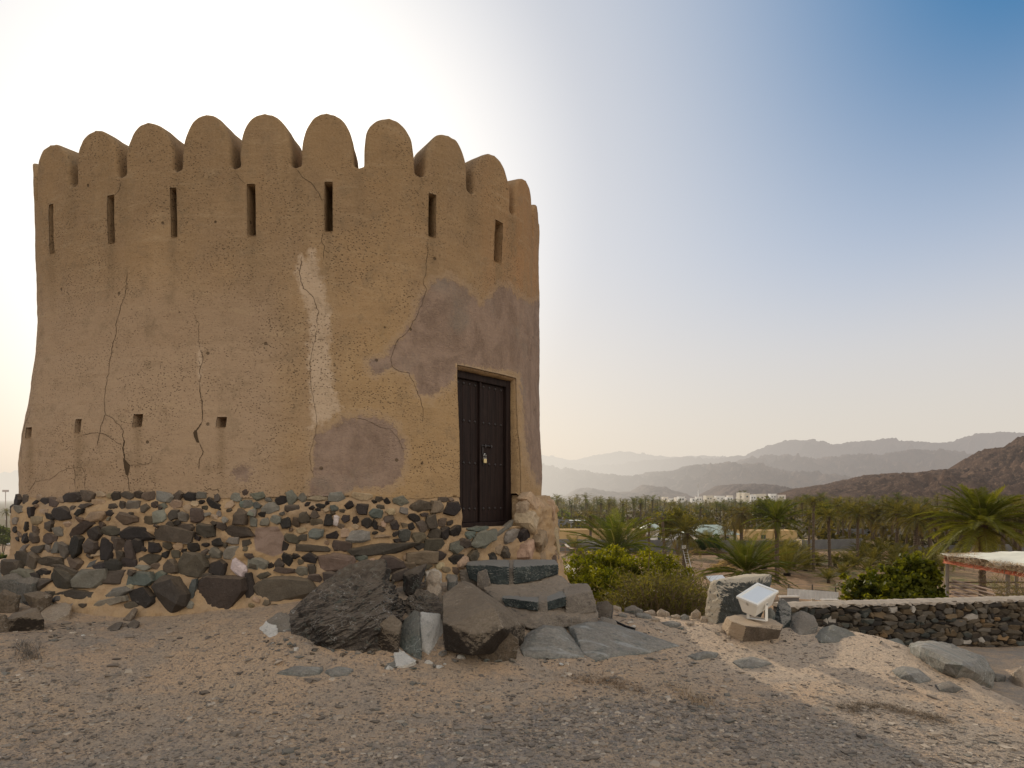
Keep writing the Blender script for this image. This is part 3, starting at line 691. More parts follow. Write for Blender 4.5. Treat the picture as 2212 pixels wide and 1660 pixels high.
for pts, w in CR:
    P = [np.array(p, float) for p in pts]
    for _ in range(3):
        Q = [P[0]]
        for a, b in zip(P, P[1:]):
            L = np.linalg.norm(b-a); nrm_ = np.array([b[1]-a[1], a[0]-b[0]])/(L+1e-6)
            Q += [(a+b)/2+nrm_*rr.gauss(0, .055)*L, b]
        P = Q
    P = np.array(P); n = len(P); t = np.gradient(P, axis=0); t /= np.linalg.norm(t, axis=1)[:, None]+1e-9; nn = np.c_[t[:, 1], -t[:, 0]]
    ww = w*.25*(.55+.6*np.array([rr.random() for _ in range(n)]))*np.clip(np.minimum(np.arange(n)+1, n-np.arange(n))/4, .15, 1)
    A, B = P+nn*ww[:, None], P-nn*ww[:, None]
    qa, qb = wall_at(A[:, 0], A[:, 1], .003)[0], wall_at(B[:, 0], B[:, 1], .003)[0]
    cb.add(np.vstack([qa, qb]), [(i, i+1, n+i+1, n+i) for i in range(n-1)]); cb.build('crack', M['crack'], wall); cb = MB()
for g in (zm1([(820,1175),(832,1182),(845,1200),(866,1222),(860,1260),(852,1292),(838,1285),(828,1240),(824,1210)]), zm1([(1308,986),(1312,1010),(1318,1045),(1326,1072),(1308,1070),(1292,1035),(1285,1005),(1296,990)])):
    P = np.array(g); q = wall_at(P[:, 0], P[:, 1], .004)[0]; cb.add(q, [tuple(range(len(q)))]); cb.build('crack', M['crack'], wall); cb = MB()

# ---- rubble base
def base_off(u, z):
    p, n = plan(u); lw = sstep(-2.0, -5.2, p[:, 0])
    fl = np.interp(z, [-2.2, -1.3, -.95, -.6, -.12, -.01, .2], [.60, .30, .16, .05, .05, .0, .0])
    return batter(u, 0*z)-.008+fl*(.8+.5*lw)+.13*sstep(-.12, .2, p[:, 0])
def base_pts(u, z, push=0.0):
    u = np.asarray(u, float); z = np.broadcast_to(np.asarray(z, float), u.shape); p, n = plan(u)
    o = base_off(u, z); P = np.c_[p+n*o[:, None], z]; N = np.c_[n, np.zeros(len(u))]
    d = (fbm(P*2.2, 4, 41)*.045+fbm(P*8, 4, 42, .65)*.042+np.abs(fbm(P*21, 2, 43))*.014+ridged(P*5.5, 4, 47)*.075*sstep(-.25, .1, p[:, 0])*sstep(11, 10, p[:, 1]))*sstep(.05, -.12, z)[:, None].ravel()
    return P+N*(d+push)[:, None], N
ubf = grid_lines(UL-.5, UR+.5, .02, [uA, uB]); ubb = np.arange(UR+.5, UL-.5+PER, .15)[1:-1]; bu = np.r_[ubf, ubb]; bz = grid_lines(-1.7, .035, .02, [DZ0])
nb, nzb = len(bu), len(bz); U3, Z3 = np.meshgrid(bu, bz)
z3 = Z3.ravel().copy(); top = np.arange((nzb-1)*nb, nzb*nb); z3[top] += .012*vnoise(np.c_[bu*6, bu*0, bu*0], 4)
BP, BN = base_pts(U3.ravel(), z3)
gb = np.arange(nb*nzb).reshape(nzb, nb); jb = np.roll(np.arange(nb), -1)
bm_ = (bu+np.r_[bu[1:], bu[0]+PER])/2
remb = ((bm_ > uA) & (bm_ < uB))[None, :] & (((bz[1:]+bz[:-1])/2) > DZ0)[:, None]
cb_ = np.stack([gb[:-1], gb[:-1][:, jb], gb[1:][:, jb], gb[1:]], -1); fb = cb_[~remb].tolist()
pin = np.c_[plan(bu)[0]-plan(bu)[1]*.1, np.full(nb, .03)]; BV = [BP, pin]; o0 = nb*nzb
keep = [i for i in range(nb) if not (uA < bm_[i] < uB)]
fb += [[int(gb[-1, i]), int(gb[-1, jb[i]]), int(o0+jb[i]), int(o0+i)] for i in keep]
# jambs and threshold of the doorway through the base
def jamb(iu, sgn):
    global o1
    j0 = int(np.argmin(abs(bz-DZ0))); col = gb[j0:, iu]; q = BP[col]-dN*.42
    BV.append(q); r = np.arange(o1, o1+len(col)); o1 += len(col)
    for a in range(len(col)-1): fb.append([int(col[a]), int(col[a+1]), int(r[a+1]), int(r[a])])
    return r
o1 = o0+nb; ia, ib = int(np.argmin(abs(bu-uA))), int(np.argmin(abs(bu-uB)))
ra = jamb(ia, 1); rb = jamb(ib, 1)
j0 = int(np.argmin(abs(bz-DZ0))); row = gb[j0, ia:ib+1]; fb.append([int(q) for q in row]+[int(rb[0]), int(ra[0])])
BVV = np.vstack(BV)
px = CX+F*BVV[:, 0]/np.maximum(BVV[:, 1], 1); py = HY-F*BVV[:, 2]/np.maximum(BVV[:, 1], 1)
cp = np.where(BVV[:, 1] < 9, .5+np.clip(sdf(px, py, [(552,1140),(600,1137),(608,1150),(617,1165),(612,1195),(590,1203),(552,1190),(548,1165)])*.0047, -.5, .5), 0)
sbase = mk('stone_base', BVV, fb, M['mortar'], tower, None, True, {'patch': cp})
COL = {'k': (.036, .030, .026), 'd': (.080, .063, .048), 'b': (.13, .098, .068), 'g': (.175, .162, .132), 't': (.12, .126, .108), 'p': (.34, .25, .16), 'w': (.50, .45, .40)}
S1 = """180,235,80,90,k 235,225,50,80,d 350,215,70,60,p 410,238,80,60,k 475,250,75,80,d 535,230,60,60,p 625,210,160,80,k 690,220,60,70,k 755,200,120,85,d 880,185,90,60,p 960,195,40,50,p 1015,200,60,80,d 1105,190,110,60,d 1205,190,60,70,d 1290,190,95,75,b 1430,205,150,90,g 1545,190,85,85,d 1640,200,110,80,k 1735,190,100,60,g 1885,210,50,65,d 2045,205,85,75,g 2125,175,50,70,d
265,335,65,85,k 545,350,150,100,k 735,280,120,40,d,8 630,300,50,45,d 860,255,120,50,p 980,285,80,60,d 1060,280,45,90,d,15 1155,280,90,85,g 1255,295,75,75,d 1335,275,65,65,d 1410,290,70,60,g 1520,265,110,70,p 1850,265,140,55,k,-30 2130,265,110,70,t
950,345,85,50,k 1100,390,180,95,b 1295,405,90,70,b 1385,370,100,105,g 1497,360,95,85,d 1590,370,85,90,g 1710,360,100,115,d 1895,355,40,70,g 1945,400,65,55,g 2075,380,130,120,d 820,370,160,80,p 2180,335,70,70,g
440,455,60,100,d 510,505,75,80,g 712,480,220,85,d,25 830,520,105,105,k 968,495,155,90,d 1180,515,250,110,k 1500,520,290,120,d 1465,455,80,80,d 1600,478,155,80,d 1785,495,150,125,d 1915,460,75,80,d 2050,505,280,95,d 230,460,30,90,k 145,480,40,60,k
300,560,90,80,d 430,565,130,85,d 228,560,50,90,k 330,655,100,60,d 415,650,75,75,g 490,650,60,100,g,-35 562,660,85,140,g 665,640,105,185,k,-8 783,620,120,130,d 933,640,100,180,k 1050,620,100,110,d 1130,650,70,160,d 1190,625,80,115,k 1045,710,75,90,d 1340,640,115,85,k 1455,630,75,60,d 1545,630,80,70,p 1675,640,85,80,k 1780,615,55,40,k 1880,595,90,70,k 2010,585,100,60,g 2135,600,90,55,d 1775,675,60,50,d 1865,685,95,85,g 2005,690,130,110,g 1525,695,75,70,d 1430,705,55,75,k 1010,565,60,50,d 870,690,120,50,p,15
440,765,200,80,d 648,775,165,85,b 800,780,95,38,t,35 863,805,115,90,k 988,790,135,105,k 1127,775,125,105,k 1295,745,170,85,d,15 1235,815,120,45,g 1355,805,95,65,b 1475,810,130,130,d 1670,800,250,210,d 1885,820,150,130,k 2065,815,150,105,w,-35 2190,780,60,80,d
380,855,85,70,k 540,910,200,160,d,-15 780,915,240,150,g 985,895,230,120,d 1225,905,220,120,t 1385,885,100,75,t,25 1130,860,70,60,d 1785,910,100,90,d 560,830,180,60,d,-15
1485,1030,290,280,d 1665,1010,55,190,t,-12 1910,1020,380,270,d 2150,980,90,200,k 680,1060,310,100,d 1240,1060,190,160,k 1020,1030,230,75,g,15 950,1110,260,55,g,12 420,1060,85,90,d 480,1090,60,50,t 320,990,220,110,d,20
1130,350,40,30,d 1300,580,50,40,p 1390,300,40,40,d 590,440,70,50,p 330,410,90,70,p 390,330,70,50,p"""
S1 += " 110,830,140,160,d 215,880,200,100,g 45,790,130,100,g 50,1010,100,100,d,30 75,1080,140,150,d 195,970,90,100,d 190,1065,70,50,d 300,1110,130,120,k 150,1140,70,70,g 210,740,110,120,d 300,750,100,140,d,-20 300,900,90,80,k -20,900,120,100,d -30,1010,110,100,b -20,1100,120,110,k 20,1190,120,90,d 110,1200,110,80,b 200,1180,110,80,d 300,1210,90,60,g"
S2 = """130,200,130,70,g 40,270,80,70,t 120,275,80,60,t 240,300,135,95,g 335,230,100,80,k 425,215,85,120,g,10 515,210,70,80,g 650,215,160,50,p 810,205,130,75,g 1030,200,160,60,p 1240,240,60,60,k 1360,240,130,80,g 1525,285,150,100,d 1670,295,110,110,b 1790,310,130,110,k 670,280,85,35,k 790,300,70,50,t 915,275,75,80,k 1025,310,110,95,k 1145,345,110,80,t 1270,330,90,50,p 1385,325,70,70,g 430,310,110,70,d 80,340,70,60,g 90,415,70,80,g 185,420,90,60,g 165,355,80,50,k 280,400,90,70,g 370,425,80,100,k 455,425,70,80,b 530,390,95,100,d,25 735,405,70,100,k 805,410,50,85,w 885,385,80,75,k 970,405,60,60,k 1070,430,85,85,k 1135,440,50,80,k 1310,440,70,80,k 1215,435,50,60,p 1545,455,110,95,d 1630,420,90,120,d,20 1715,420,80,75,b 620,520,140,90,t 775,535,100,60,k 880,510,70,70,p 990,545,190,100,g 1200,545,150,30,p 1395,540,95,100,t 430,560,120,75,d,-20 505,555,90,60,d 365,630,60,90,k 1515,555,115,90,b 1650,525,110,90,d 1745,510,80,110,k 1830,500,90,100,k 580,645,290,60,d 845,630,160,90,d 1210,650,540,100,d 1660,610,170,100,d 1520,630,90,60,k 1840,640,110,100,g 130,780,150,100,g 315,785,85,90,d 380,740,105,80,k,-30 455,715,80,45,k 580,730,130,80,k 795,770,310,150,b 1015,720,110,80,t 1260,780,240,130,d 1555,735,240,120,b 1700,710,110,90,d 1830,740,120,80,k 180,885,110,50,d,12 360,840,170,50,d 505,850,100,90,g 595,840,60,110,d 630,905,110,70,d 370,1000,480,215,d 800,920,200,130,d 1350,880,150,90,d,20 1450,900,120,100,d 1590,800,90,60,b 1430,800,110,70,b 1640,880,130,100,w 1645,970,130,120,w 1805,900,90,60,g 1560,700,60,50,p 1700,800,80,60,p 1750,830,70,50,p"""
S3 = """1152,1086,66,34,p 1146,1128,50,56,p 1176,1108,34,62,p 1160,1168,52,50,p 1140,1190,44,46,p 1186,1170,28,60,p 1165,1205,44,40,p 1134,1100,26,40,p 1130,1160,30,36,k 1045,1163,74,34,g 1104,1160,50,30,g 1015,1156,26,18,t 1060,1205,30,24,k 1021,1200,32,30,d 1095,1195,36,30,d 1035,1143,60,12,t 1090,1143,66,12,g 1120,1147,30,14,g 1075,1188,30,24,p 1000,1175,30,26,d 1000,1215,30,24,p 1190,1200,26,40,p 1180,1215,40,30,d"""
sm = MB(); rs = random.Random(12); PLACED = []
def stone(dx, dy, dw, dh, col, rot, proud=.35, rough=1):
    PLACED.append((dx, dy, dw/2, dh/2)); z = 0; u = u_at(dx)
    for _ in range(8):
        P, N = base_pts([u], [z]); P, N = P[0], N[0]; z = (HY-dy)/F*P[1]; u = u+np.clip(((dx-CX)/F-P[0]/P[1])*P[1], -.2, .2)*.8
        u = float(np.clip(u, UL-.45, UR+.5))
    P, N = base_pts([u], [z]); P, N = P[0], N[0]
    T = np.array([-N[1], N[0], 0.]); fs = abs(np.dot(T, np.array([1, 0, 0]))-P[0]/P[1]*np.dot(T, np.array([0, 1, 0])))
    w = dw*P[1]/F/max(fs, .55 if rough == 1 else .85); h = dh*P[1]/F; dpt = min(max(min(w, h)*.75, .06), .30)
    k = rs.randint(0, 9999); r_ = random.Random(k); n = r_.randint(5, 7) if dw*dh < 500 else 9; pts = []
    ph = r_.random()*6.28
    for i in range(n):
        a = ph+6.283*i/n+r_.uniform(-.42, .42); q = r_.uniform(.84, 1.14); ca, sa = math.cos(a), math.sin(a)
        m_ = max(abs(ca), abs(sa))**.7
        x_, y_ = ca*q*w/2/m_, sa*q*h/2/m_
        pts += [(x_*r_.uniform(.70, .97), y_*r_.uniform(.70, .97), r_.uniform(.10, .38)), (x_, y_, r_.uniform(-.04, .10)), (x_*.97, y_*.97, -.7)]
    A = math.radians(rot); tx, ty = r_.uniform(-.22, .22)/max(w, h)*2, r_.uniform(-.22, .3)/max(w, h)*2
    W = [P+T*(x_*math.cos(A)-y_*math.sin(A))+np.array([0, 0, 1])*(x_*math.sin(A)+y_*math.cos(A))+N*((d_+(x_*tx+y_*ty))*dpt+.004) for x_, y_, d_ in pts]
    v, f = hullstone(W, k % 97, .055 if rough == 1 else .16, 2 if dw*dh > 500 or rough > 1 else 1)
    c = np.array(COL[col]); c = c*(1+np.array([rs.uniform(-.3, .35)]*3))*np.array([1+rs.uniform(-.06, .06) for _ in range(3)])
    sm.add(v, f, c)
for txt, ox in ((S1, 0), (S2, 525.4)):
    for s_ in txt.split():
        p = s_.split(','); stone(ox+float(p[0])/4, 1023+float(p[1])/4, float(p[2])/4*1.14, float(p[3])/4*1.14, p[4], float(p[5]) if len(p) > 5 else rs.uniform(-7, 7))
for s_ in S3.split():
    p = s_.split(','); stone(*[float(q) for q in p[:4]], p[4], rs.uniform(-25, 25), rough=1.5)
rf = random.Random(3); nf = 0
for _ in range(5000):      # small packing stones between the large ones
    x, y = rf.uniform(34, 985), rf.uniform(1078, 1310); r_ = rf.uniform(5.5, 11.5)
    if all(((x-a)/(c+r_*.75))**2+((y-b)/(d+r_*.6))**2 > 1 for a, b, c, d in PLACED) and not (545 < x < 622 and 1132 < y < 1208):
        stone(x, y, r_*2*rf.uniform(.9, 1.5), r_*1.7, rf.choice('kkdddbggpp'), rf.uniform(-35, 35)); nf += 1
    if nf > 190: break
# the unseen back of the base carries the same stones
for i in range(150):
    u = UR+.45+(PER-(UR-UL)-.9)*rs.random(); z = rs.uniform(-.9, -.05); P, N = base_pts([u], [z]); P, N = P[0], N[0]; T = np.array([-N[1], N[0], 0.])
    w, h = rs.uniform(.06, .16), rs.uniform(.05, .11)
    v, f = ico(2); v = v*(1+fbm(v*1.7+i, 2, i)[:, None]*.3); sm.add(P+T*(v[:, :1]*w)+np.array([0, 0, 1])*(v[:, 1:2]*h)+N*(v[:, 2:]*.06), f, COL[rs.choice('kdgdb')])
stones = sm.build('stonework', M['stones'], sbase, False)

# ---- door
door = empty('door', (0, 0, 0)); door.parent = tower
dO = dA-dN*.10+np.array([0, 0, DZ0]); door.location = Vector(dO)-tower.location
DH = DZ1-DZ0-.012; MR = np.array([dT, dN, [0, 0, 1]])        # local x along the door, y outward, z up
def dbx(mb, x0, x1, y0, y1, z0, z1, col=(1, 1, 1)):
    v = np.array([(a, b, c) for a in (x0, x1) for b in (y0, y1) for c in (z0, z1)]) @ MR+dO
    mb.add(v, [(0, 1, 3, 2), (4, 6, 7, 5), (0, 4, 5, 1), (2, 3, 7, 6), (0, 2, 6, 4), (1, 5, 7, 3)], col)
fm = MB(); fwd = .075
dbx(fm, -.03, fwd, -.08, 0, .0, DH+.02); dbx(fm, DW-.105, DW-.002, -.08, 0, .0, DH+.02); dbx(fm, fwd, DW-.105, -.08, -.003, DH-.10, DH+.02); dbx(fm, fwd, DW-.105, -.08, .012, 0, .05)
def bev(o, w):
    b = o.modifiers.new('edge', 'BEVEL'); b.width = w; b.segments = 2; b.limit_method = 'ANGLE'; return o
bev(fm.build('door_frame', M['door'], door), .006)
x0, x1 = fwd, DW-.105; xm = x0+(x1-x0)*.47
def leaf(a, b, strip):
    L = empty('door_leaf', (0, 0, 0)); return None
for a, b in ((x0+.003, xm-.014), (xm+.020, x1-.003)):
    lf = MB(); n = 3
    for i in range(n): dbx(lf, a+(b-a)*i/n+.0015, a+(b-a)*(i+1)/n-.0015, -.075, -.040, .052, DH-.102)
    bev(lf.build('door_leaf', M['door'], door), .003)
mu = MB(); dbx(mu, xm-.013, xm+.019, -.07, -.012, .052, DH-.102); bev(mu.build('centre_post', M['door'], door), .006)
for zr in (.20, .70, 1.16, 1.565):
    for a, b in ((x0, xm-.014), (xm+.02, x1)):
        for i in range(4):
            xx = a+(b-a)*(i+.55)/4.1; c = np.array([xx, -.040, zr-.0]) @ MR+dO; sb = MB()
            v, f = ico(2); v = v[:, :]*np.array([.017, .012, .017]); sb.add(v @ MR+c, f); sb.build('stud', M['stud'], door, True)
# sliding bolt and hasp
bo = MB(); xb = xm+.045; zb_ = .905
bo.tube(np.array([(xb-.02, -.025, zb_), (xb+.17, -.025, zb_)]) @ MR+dO, .009, 8)
dbx(bo, xb+.035, xb+.055, -.04, -.012, zb_-.016, zb_+.016); dbx(bo, xb+.14, xb+.16, -.04, -.012, zb_-.016, zb_+.016); dbx(bo, xb+.004, xb+.02, -.034, -.026, zb_-.11, zb_+.012)
bo.build('sliding_bolt', M['stud'], door)
plk = empty('padlock', tuple(np.array([xb+.03, -.012, zb_-.20]) @ MR+dO), 'small brass padlock with steel shackle hanging on the dark wooden door', 'padlock')
pm = MB(); c0 = np.array([xb+.03, -.012, zb_-.165]) @ MR+dO
dbx(pm, xb+.005, xb+.055, -.022, -.002, zb_-.195, zb_-.145); bev(pm.build('lock_body', M['brass'], plk), .005)
sh = MB(); sh.tube(np.array([(xb+.030+.017*math.cos(a), -.012, zb_-.118+.030*math.sin(a)) for a in np.linspace(0, math.pi, 12)]+[]) @ MR+dO, .0038, 8)
for sx in (.013, .047): sh.tube(np.array([(xb+sx, -.012, zb_-.118), (xb+sx, -.012, zb_-.147)]) @ MR+dO, .0038, 8)
sh.build('shackle', M['steel'], plk, True)
def zdn(P, d=.35): return D(P)+[(x, y+.15, z-d) for x, y, z in D(P)]
def outcrop(pts, tops, h, d=.22):
    """outline on the ground plus crest points h above it"""
    G = [hit(x, y) for x, y in pts]; c = np.mean(G, 0); out = [g+[0, 0, .012] for g in G]+[g*[1, 1, 0]+[0, 0, g[2]-d] for g in G]
    for (x, y), hh in zip(tops, h):
        g = hit(x, y+hh*F/6); out.append(g+[0, 0, hh])
    return out
# ================================================================ BOULDERS AT THE FOOT OF THE TOWER
rock('boulder', Dg([(612,1380,5.75),(622,1335,5.9),(650,1392,5.6),(700,1396,5.5),(800,1392,5.5),(850,1376,5.65),(864,1335,5.85),(700,1270,6.05),(742,1232,6.2),(782,1209,6.35),(828,1216,6.3),(858,1285,6.2),(690,1340,5.55),(820,1330,5.6),(650,1345,6.7),(850,1340,6.7),(800,1230,6.9)]), M['rock_black'],
     'largest boulder, black and craggy, lying against the stone base of the tower', 'boulder', 'boulders at the foot of the tower', lvl=7, seed=3, amp=.17, freq=2.2, strata=.06, sd=(-.55, .2, 1), soft=140, fine=.03, aniso=2.6)
rock('boulder', Dg([(868,1335,6.1),(872,1298,6.2),(905,1276,6.3),(935,1285,6.25),(962,1312,6.1),(950,1345,5.95),(885,1345,5.95),(900,1345,6.6),(940,1340,6.6)]), M['rock_black'],
     'small craggy black rock between the largest black boulder and the grey-brown boulder', 'boulder', 'boulders at the foot of the tower', lvl=6, seed=8, amp=.17, freq=2.2, strata=.05, sd=(.5, .2, 1), fine=.03, aniso=2.2)
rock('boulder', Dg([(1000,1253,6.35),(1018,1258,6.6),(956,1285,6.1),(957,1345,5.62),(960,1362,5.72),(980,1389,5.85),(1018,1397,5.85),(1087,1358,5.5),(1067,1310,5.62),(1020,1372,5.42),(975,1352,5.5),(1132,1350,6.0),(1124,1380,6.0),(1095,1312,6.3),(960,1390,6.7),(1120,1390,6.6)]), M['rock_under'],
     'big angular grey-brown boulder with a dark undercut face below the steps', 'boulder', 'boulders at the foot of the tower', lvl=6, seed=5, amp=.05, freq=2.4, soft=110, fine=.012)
rock('boulder', Dg([(868,1345,5.72),(895,1318,5.75),(906,1322,5.62),(904,1370,5.42),(912,1408,5.32),(858,1392,5.5),(880,1412,5.4),(905,1330,6.0),(880,1390,5.9)]), M['rock_green'],
     'upright pale green rock leaning beside the white quartz face', 'boulder', 'boulders at the foot of the tower', lvl=5, seed=11, amp=.04, soft=120)
rock('boulder', Dg([(908,1322,5.62),(952,1327,5.7),(961,1372,5.6),(940,1395,5.45),(926,1413,5.32),(910,1400,5.36),(906,1360,5.45),(950,1390,5.95),(912,1335,5.95)]), M['rock_white'],
     'white quartz block with a flat pale face in the middle of the boulders', 'boulder', 'boulders at the foot of the tower', lvl=5, seed=12, amp=.035, soft=130)
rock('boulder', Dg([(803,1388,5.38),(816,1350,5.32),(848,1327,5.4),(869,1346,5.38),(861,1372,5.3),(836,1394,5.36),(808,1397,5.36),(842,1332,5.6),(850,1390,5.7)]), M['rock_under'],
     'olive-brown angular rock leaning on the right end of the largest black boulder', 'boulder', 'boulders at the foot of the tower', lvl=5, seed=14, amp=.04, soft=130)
rock('boulder', Dg([(1026,1408,5.3),(1050,1382,5.2),(1094,1361,5.2),(1123,1380,5.22),(1114,1403,5.3),(1078,1420,5.28),(1050,1400,5.22),(1080,1395,5.55)]), M['rock_brown'],
     'low dark wedge-shaped rock in front of the big grey-brown boulder', 'boulder', 'boulders at the foot of the tower', lvl=5, seed=15, amp=.05, soft=100)
rock('rock', Dg([(558,1357,5.75),(575,1340,5.8),(599,1347,5.75),(602,1368,5.6),(582,1378,5.55),(592,1372,5.95),(565,1370,5.7)]), M['rock_white'],
     'small bright white rock at the left tip of the largest black boulder', 'rock', 'small rocks around the boulders', lvl=4, seed=17, amp=.08, soft=80)
rock('rock', Dg([(575,1340,6.0),(600,1322,6.1),(628,1328,6.05),(630,1360,5.85),(600,1365,5.85),(610,1360,6.3)]), M['rock_grey'],
     'grey rock wedged behind the small bright white rock', 'rock', 'small rocks around the boulders', lvl=4, seed=18, amp=.07)
rock('rock', Dg([(848,1405,5.35),(858,1398,5.4),(900,1427,5.2),(880,1436,5.15),(856,1440,5.15),(875,1425,5.5)]), M['rock_white'],
     'white pointed shard lying in front of the pale green rock', 'rock', 'small rocks around the boulders', lvl=4, seed=19, amp=.04, soft=130)
rock('rock', Dg([(808,1440,5.2),(822,1418,5.3),(850,1400,5.4),(858,1438,5.15),(830,1446,5.1),(835,1432,5.5)]), M['rock_green'],
     'grey-green shard left of the white pointed shard', 'rock', 'small rocks around the boulders', lvl=4, seed=20, amp=.06, soft=110)
rock('rock', Dg([(930,1410,5.4),(945,1392,5.5),(978,1384,5.55),(984,1408,5.42),(955,1416,5.3),(960,1400,5.75)]), M['rock_teal'],
     'bluish stone between the white quartz block and the dark undercut boulder', 'rock', 'small rocks around the boulders', lvl=4, seed=21, amp=.08)
rock('rock', Dg([(982,1402,5.45),(995,1393,5.5),(1008,1402,5.45),(1002,1414,5.35),(985,1412,5.36),(995,1405,5.6)]), M['rock_grey'],
     'fist-sized grey stone under the dark face of the grey-brown boulder', 'rock', 'small rocks around the boulders', lvl=3, seed=22, amp=.08)
rock('rock', D([(920,1250,6.62),(930,1232,6.7),(948,1236,6.68),(953,1250,6.6),(938,1258,6.5),(922,1256,6.6),(940,1250,6.9)]), M['rock_tan'],
     'upper of two lumpy pale stones stacked beside the steps', 'rock', 'small rocks around the boulders', lvl=4, seed=24, amp=.13)
rock('rock', D([(919,1275,6.5),(928,1256,6.6),(950,1256,6.58),(955,1272,6.5),(945,1286,6.4),(925,1285,6.42),(938,1275,6.8)]), M['rock_tan'],
     'lower of two lumpy pale stones stacked beside the steps', 'rock', 'small rocks around the boulders', lvl=4, seed=25, amp=.12)
rock('rock', D([(965,1248,6.7),(978,1240,6.75),(990,1248,6.7),(985,1257,6.6),(968,1256,6.6),(978,1252,6.85)]), M['rock_grey'],
     'smooth rounded grey pebble stone left of the upper step', 'rock', 'small rocks around the boulders', lvl=4, seed=26, amp=.04, soft=12)
rock('rock', D([(870,1240,6.55),(895,1225,6.7),(925,1215,6.75),(905,1240,6.5),(880,1252,6.5),(900,1240,6.85)]), M['rock_black'],
     'dark flake leaning behind the top of the largest black boulder', 'rock', 'small rocks around the boulders', lvl=4, seed=27, amp=.06)
for P, lab, mt, sd_ in ((outcrop([(598,1455),(640,1440),(700,1444),(692,1456),(650,1462)], [(640,1438),(690,1442),(650,1450)], [.035, .04, .03]), 'flat pale grey slab half buried in the gravel, left of its neighbour', 'rock_slab', 31),
                        (outcrop([(700,1452),(730,1440),(765,1448),(750,1460),(715,1461)], [(730,1438),(752,1446)], [.035, .03]), 'smaller flat grey slab half buried to the right of the long pale one', 'rock_slab', 32)):
    rock('rock', P, M[mt], lab, 'rock', 'flat slabs in the gravel', sink=False, lvl=4, seed=sd_, amp=.07)
# bedrock slabs right of the boulders
rock('rock_slab', outcrop([(1122,1400),(1132,1378),(1172,1345),(1216,1352),(1243,1388),(1264,1420),(1195,1424),(1130,1416)], [(1150,1382),(1175,1352),(1205,1358),(1225,1395),(1185,1405)], [.05,.10,.10,.05,.05]), M['rock_slab'],
     'smooth grey-green rock slab sloping down from the lower step, nearer the boulders', 'rock slab', 'rock slabs below the steps', sink=False, lvl=6, seed=41, amp=.03, soft=90, fine=.02)
rock('rock_slab', outcrop([(1219,1352),(1262,1340),(1318,1346),(1360,1362),(1470,1396),(1390,1414),(1290,1430),(1258,1414)], [(1240,1356),(1275,1344),(1320,1354),(1400,1390),(1300,1412)], [.09,.10,.08,.03,.04]), M['rock_slab'],
     'long blue-grey rock slab pointing right across the sand below the steps', 'rock slab', 'rock slabs below the steps', sink=False, lvl=6, seed=42, amp=.035, soft=90, fine=.02)
rock('rock', Dg([(1283,1325,7.2),(1290,1300,7.3),(1312,1296,7.3),(1326,1310,7.25),(1320,1333,7.1),(1295,1335,7.1),(1305,1325,7.6)]), M['rock_black'],
     'dark purple-brown rock against the right end of the lower step', 'rock', 'small rocks around the boulders', lvl=4, seed=43, amp=.08, soft=60)
rock('rock', Dg([(1285,1345,7.05),(1300,1332,7.15),(1328,1338,7.1),(1335,1350,7.0),(1300,1352,6.95),(1310,1350,7.3)]), M['rock_grey'],
     'flat grey stone below the dark purple-brown rock by the lower step', 'rock', 'small rocks around the boulders', lvl=4, seed=44, amp=.06)
# ---- steps
steps = empty('stone_steps', (0.2, 6.9, -1.25), 'two rough teal-grey stone steps set in mortar below the tower door', 'steps')
rock('step_slab', D([(1006,1220,6.95),(1100,1224,6.75),(1100,1264,6.75),(1060,1268,6.78),(1012,1250,6.93),(1018,1209,7.5),(1100,1209,7.5),(1100,1262,7.4),(1015,1248,7.4)]), M['rock_teal'], '', parent=steps, lvl=5, seed=51, amp=.05, soft=140, fine=.035)
rock('step_slab', D([(1109,1225,6.75),(1206,1219,7.0),(1206,1240,7.0),(1160,1254,6.85),(1109,1264,6.75),(1108,1209,7.5),(1198,1209,7.6),(1198,1240,7.5),(1108,1262,7.4)]), M['rock_teal'], '', parent=steps, lvl=5, seed=52, amp=.05, soft=140, fine=.035)
rock('step_slab', D([(1083,1292,6.45),(1125,1296,6.35),(1163,1301,6.25),(1163,1321,6.25),(1092,1309,6.42),(1098,1272,6.95),(1168,1276,6.9),(1165,1318,6.8),(1100,1305,6.85)]), M['rock_teal'], '', parent=steps, lvl=5, seed=53, amp=.05, soft=140, fine=.035)
rock('step_slab', D([(1180,1300,6.3),(1226,1288,6.45),(1226,1308,6.45),(1182,1320,6.3),(1180,1272,6.95),(1226,1268,7.0),(1226,1308,6.9),(1180,1318,6.9)]), M['rock_teal'], '', parent=steps, lvl=5, seed=54, amp=.05, soft=140, fine=.035)
rock('mortar_block', D([(1222,1289,6.42),(1280,1276,6.7),(1290,1322,6.7),(1222,1332,6.42),(1212,1262,7.05),(1268,1260,7.15),(1285,1320,7.2),(1215,1330,7.1)]), M['mortar_rock'], '', parent=steps, lvl=5, seed=55, amp=.08, soft=80, fine=.04)
rock('mortar_block', D([(1098,1228,6.79),(1110,1228,6.79),(1112,1272,6.78),(1096,1272,6.78),(1098,1208,7.5),(1112,1208,7.5),(1112,1270,7.4),(1096,1270,7.4)]), M['mortar_rock'], '', parent=steps, lvl=4, seed=56, amp=.08)
rock('mortar_block', D([(1162,1300,6.27),(1182,1298,6.3),(1184,1335,6.28),(1160,1335,6.27),(1164,1272,6.95),(1182,1272,6.95),(1182,1330,6.9),(1164,1330,6.9)]), M['mortar_rock'], '', parent=steps, lvl=4, seed=57, amp=.08)
rock('mortar_block', D([(1032,1236,6.80),(1052,1230,6.76),(1060,1262,6.72),(1048,1275,6.74),(1030,1268,6.82),(1040,1240,7.0),(1055,1265,7.0)]), M['mortar_rock'], '', parent=steps, lvl=4, seed=58, amp=.1)
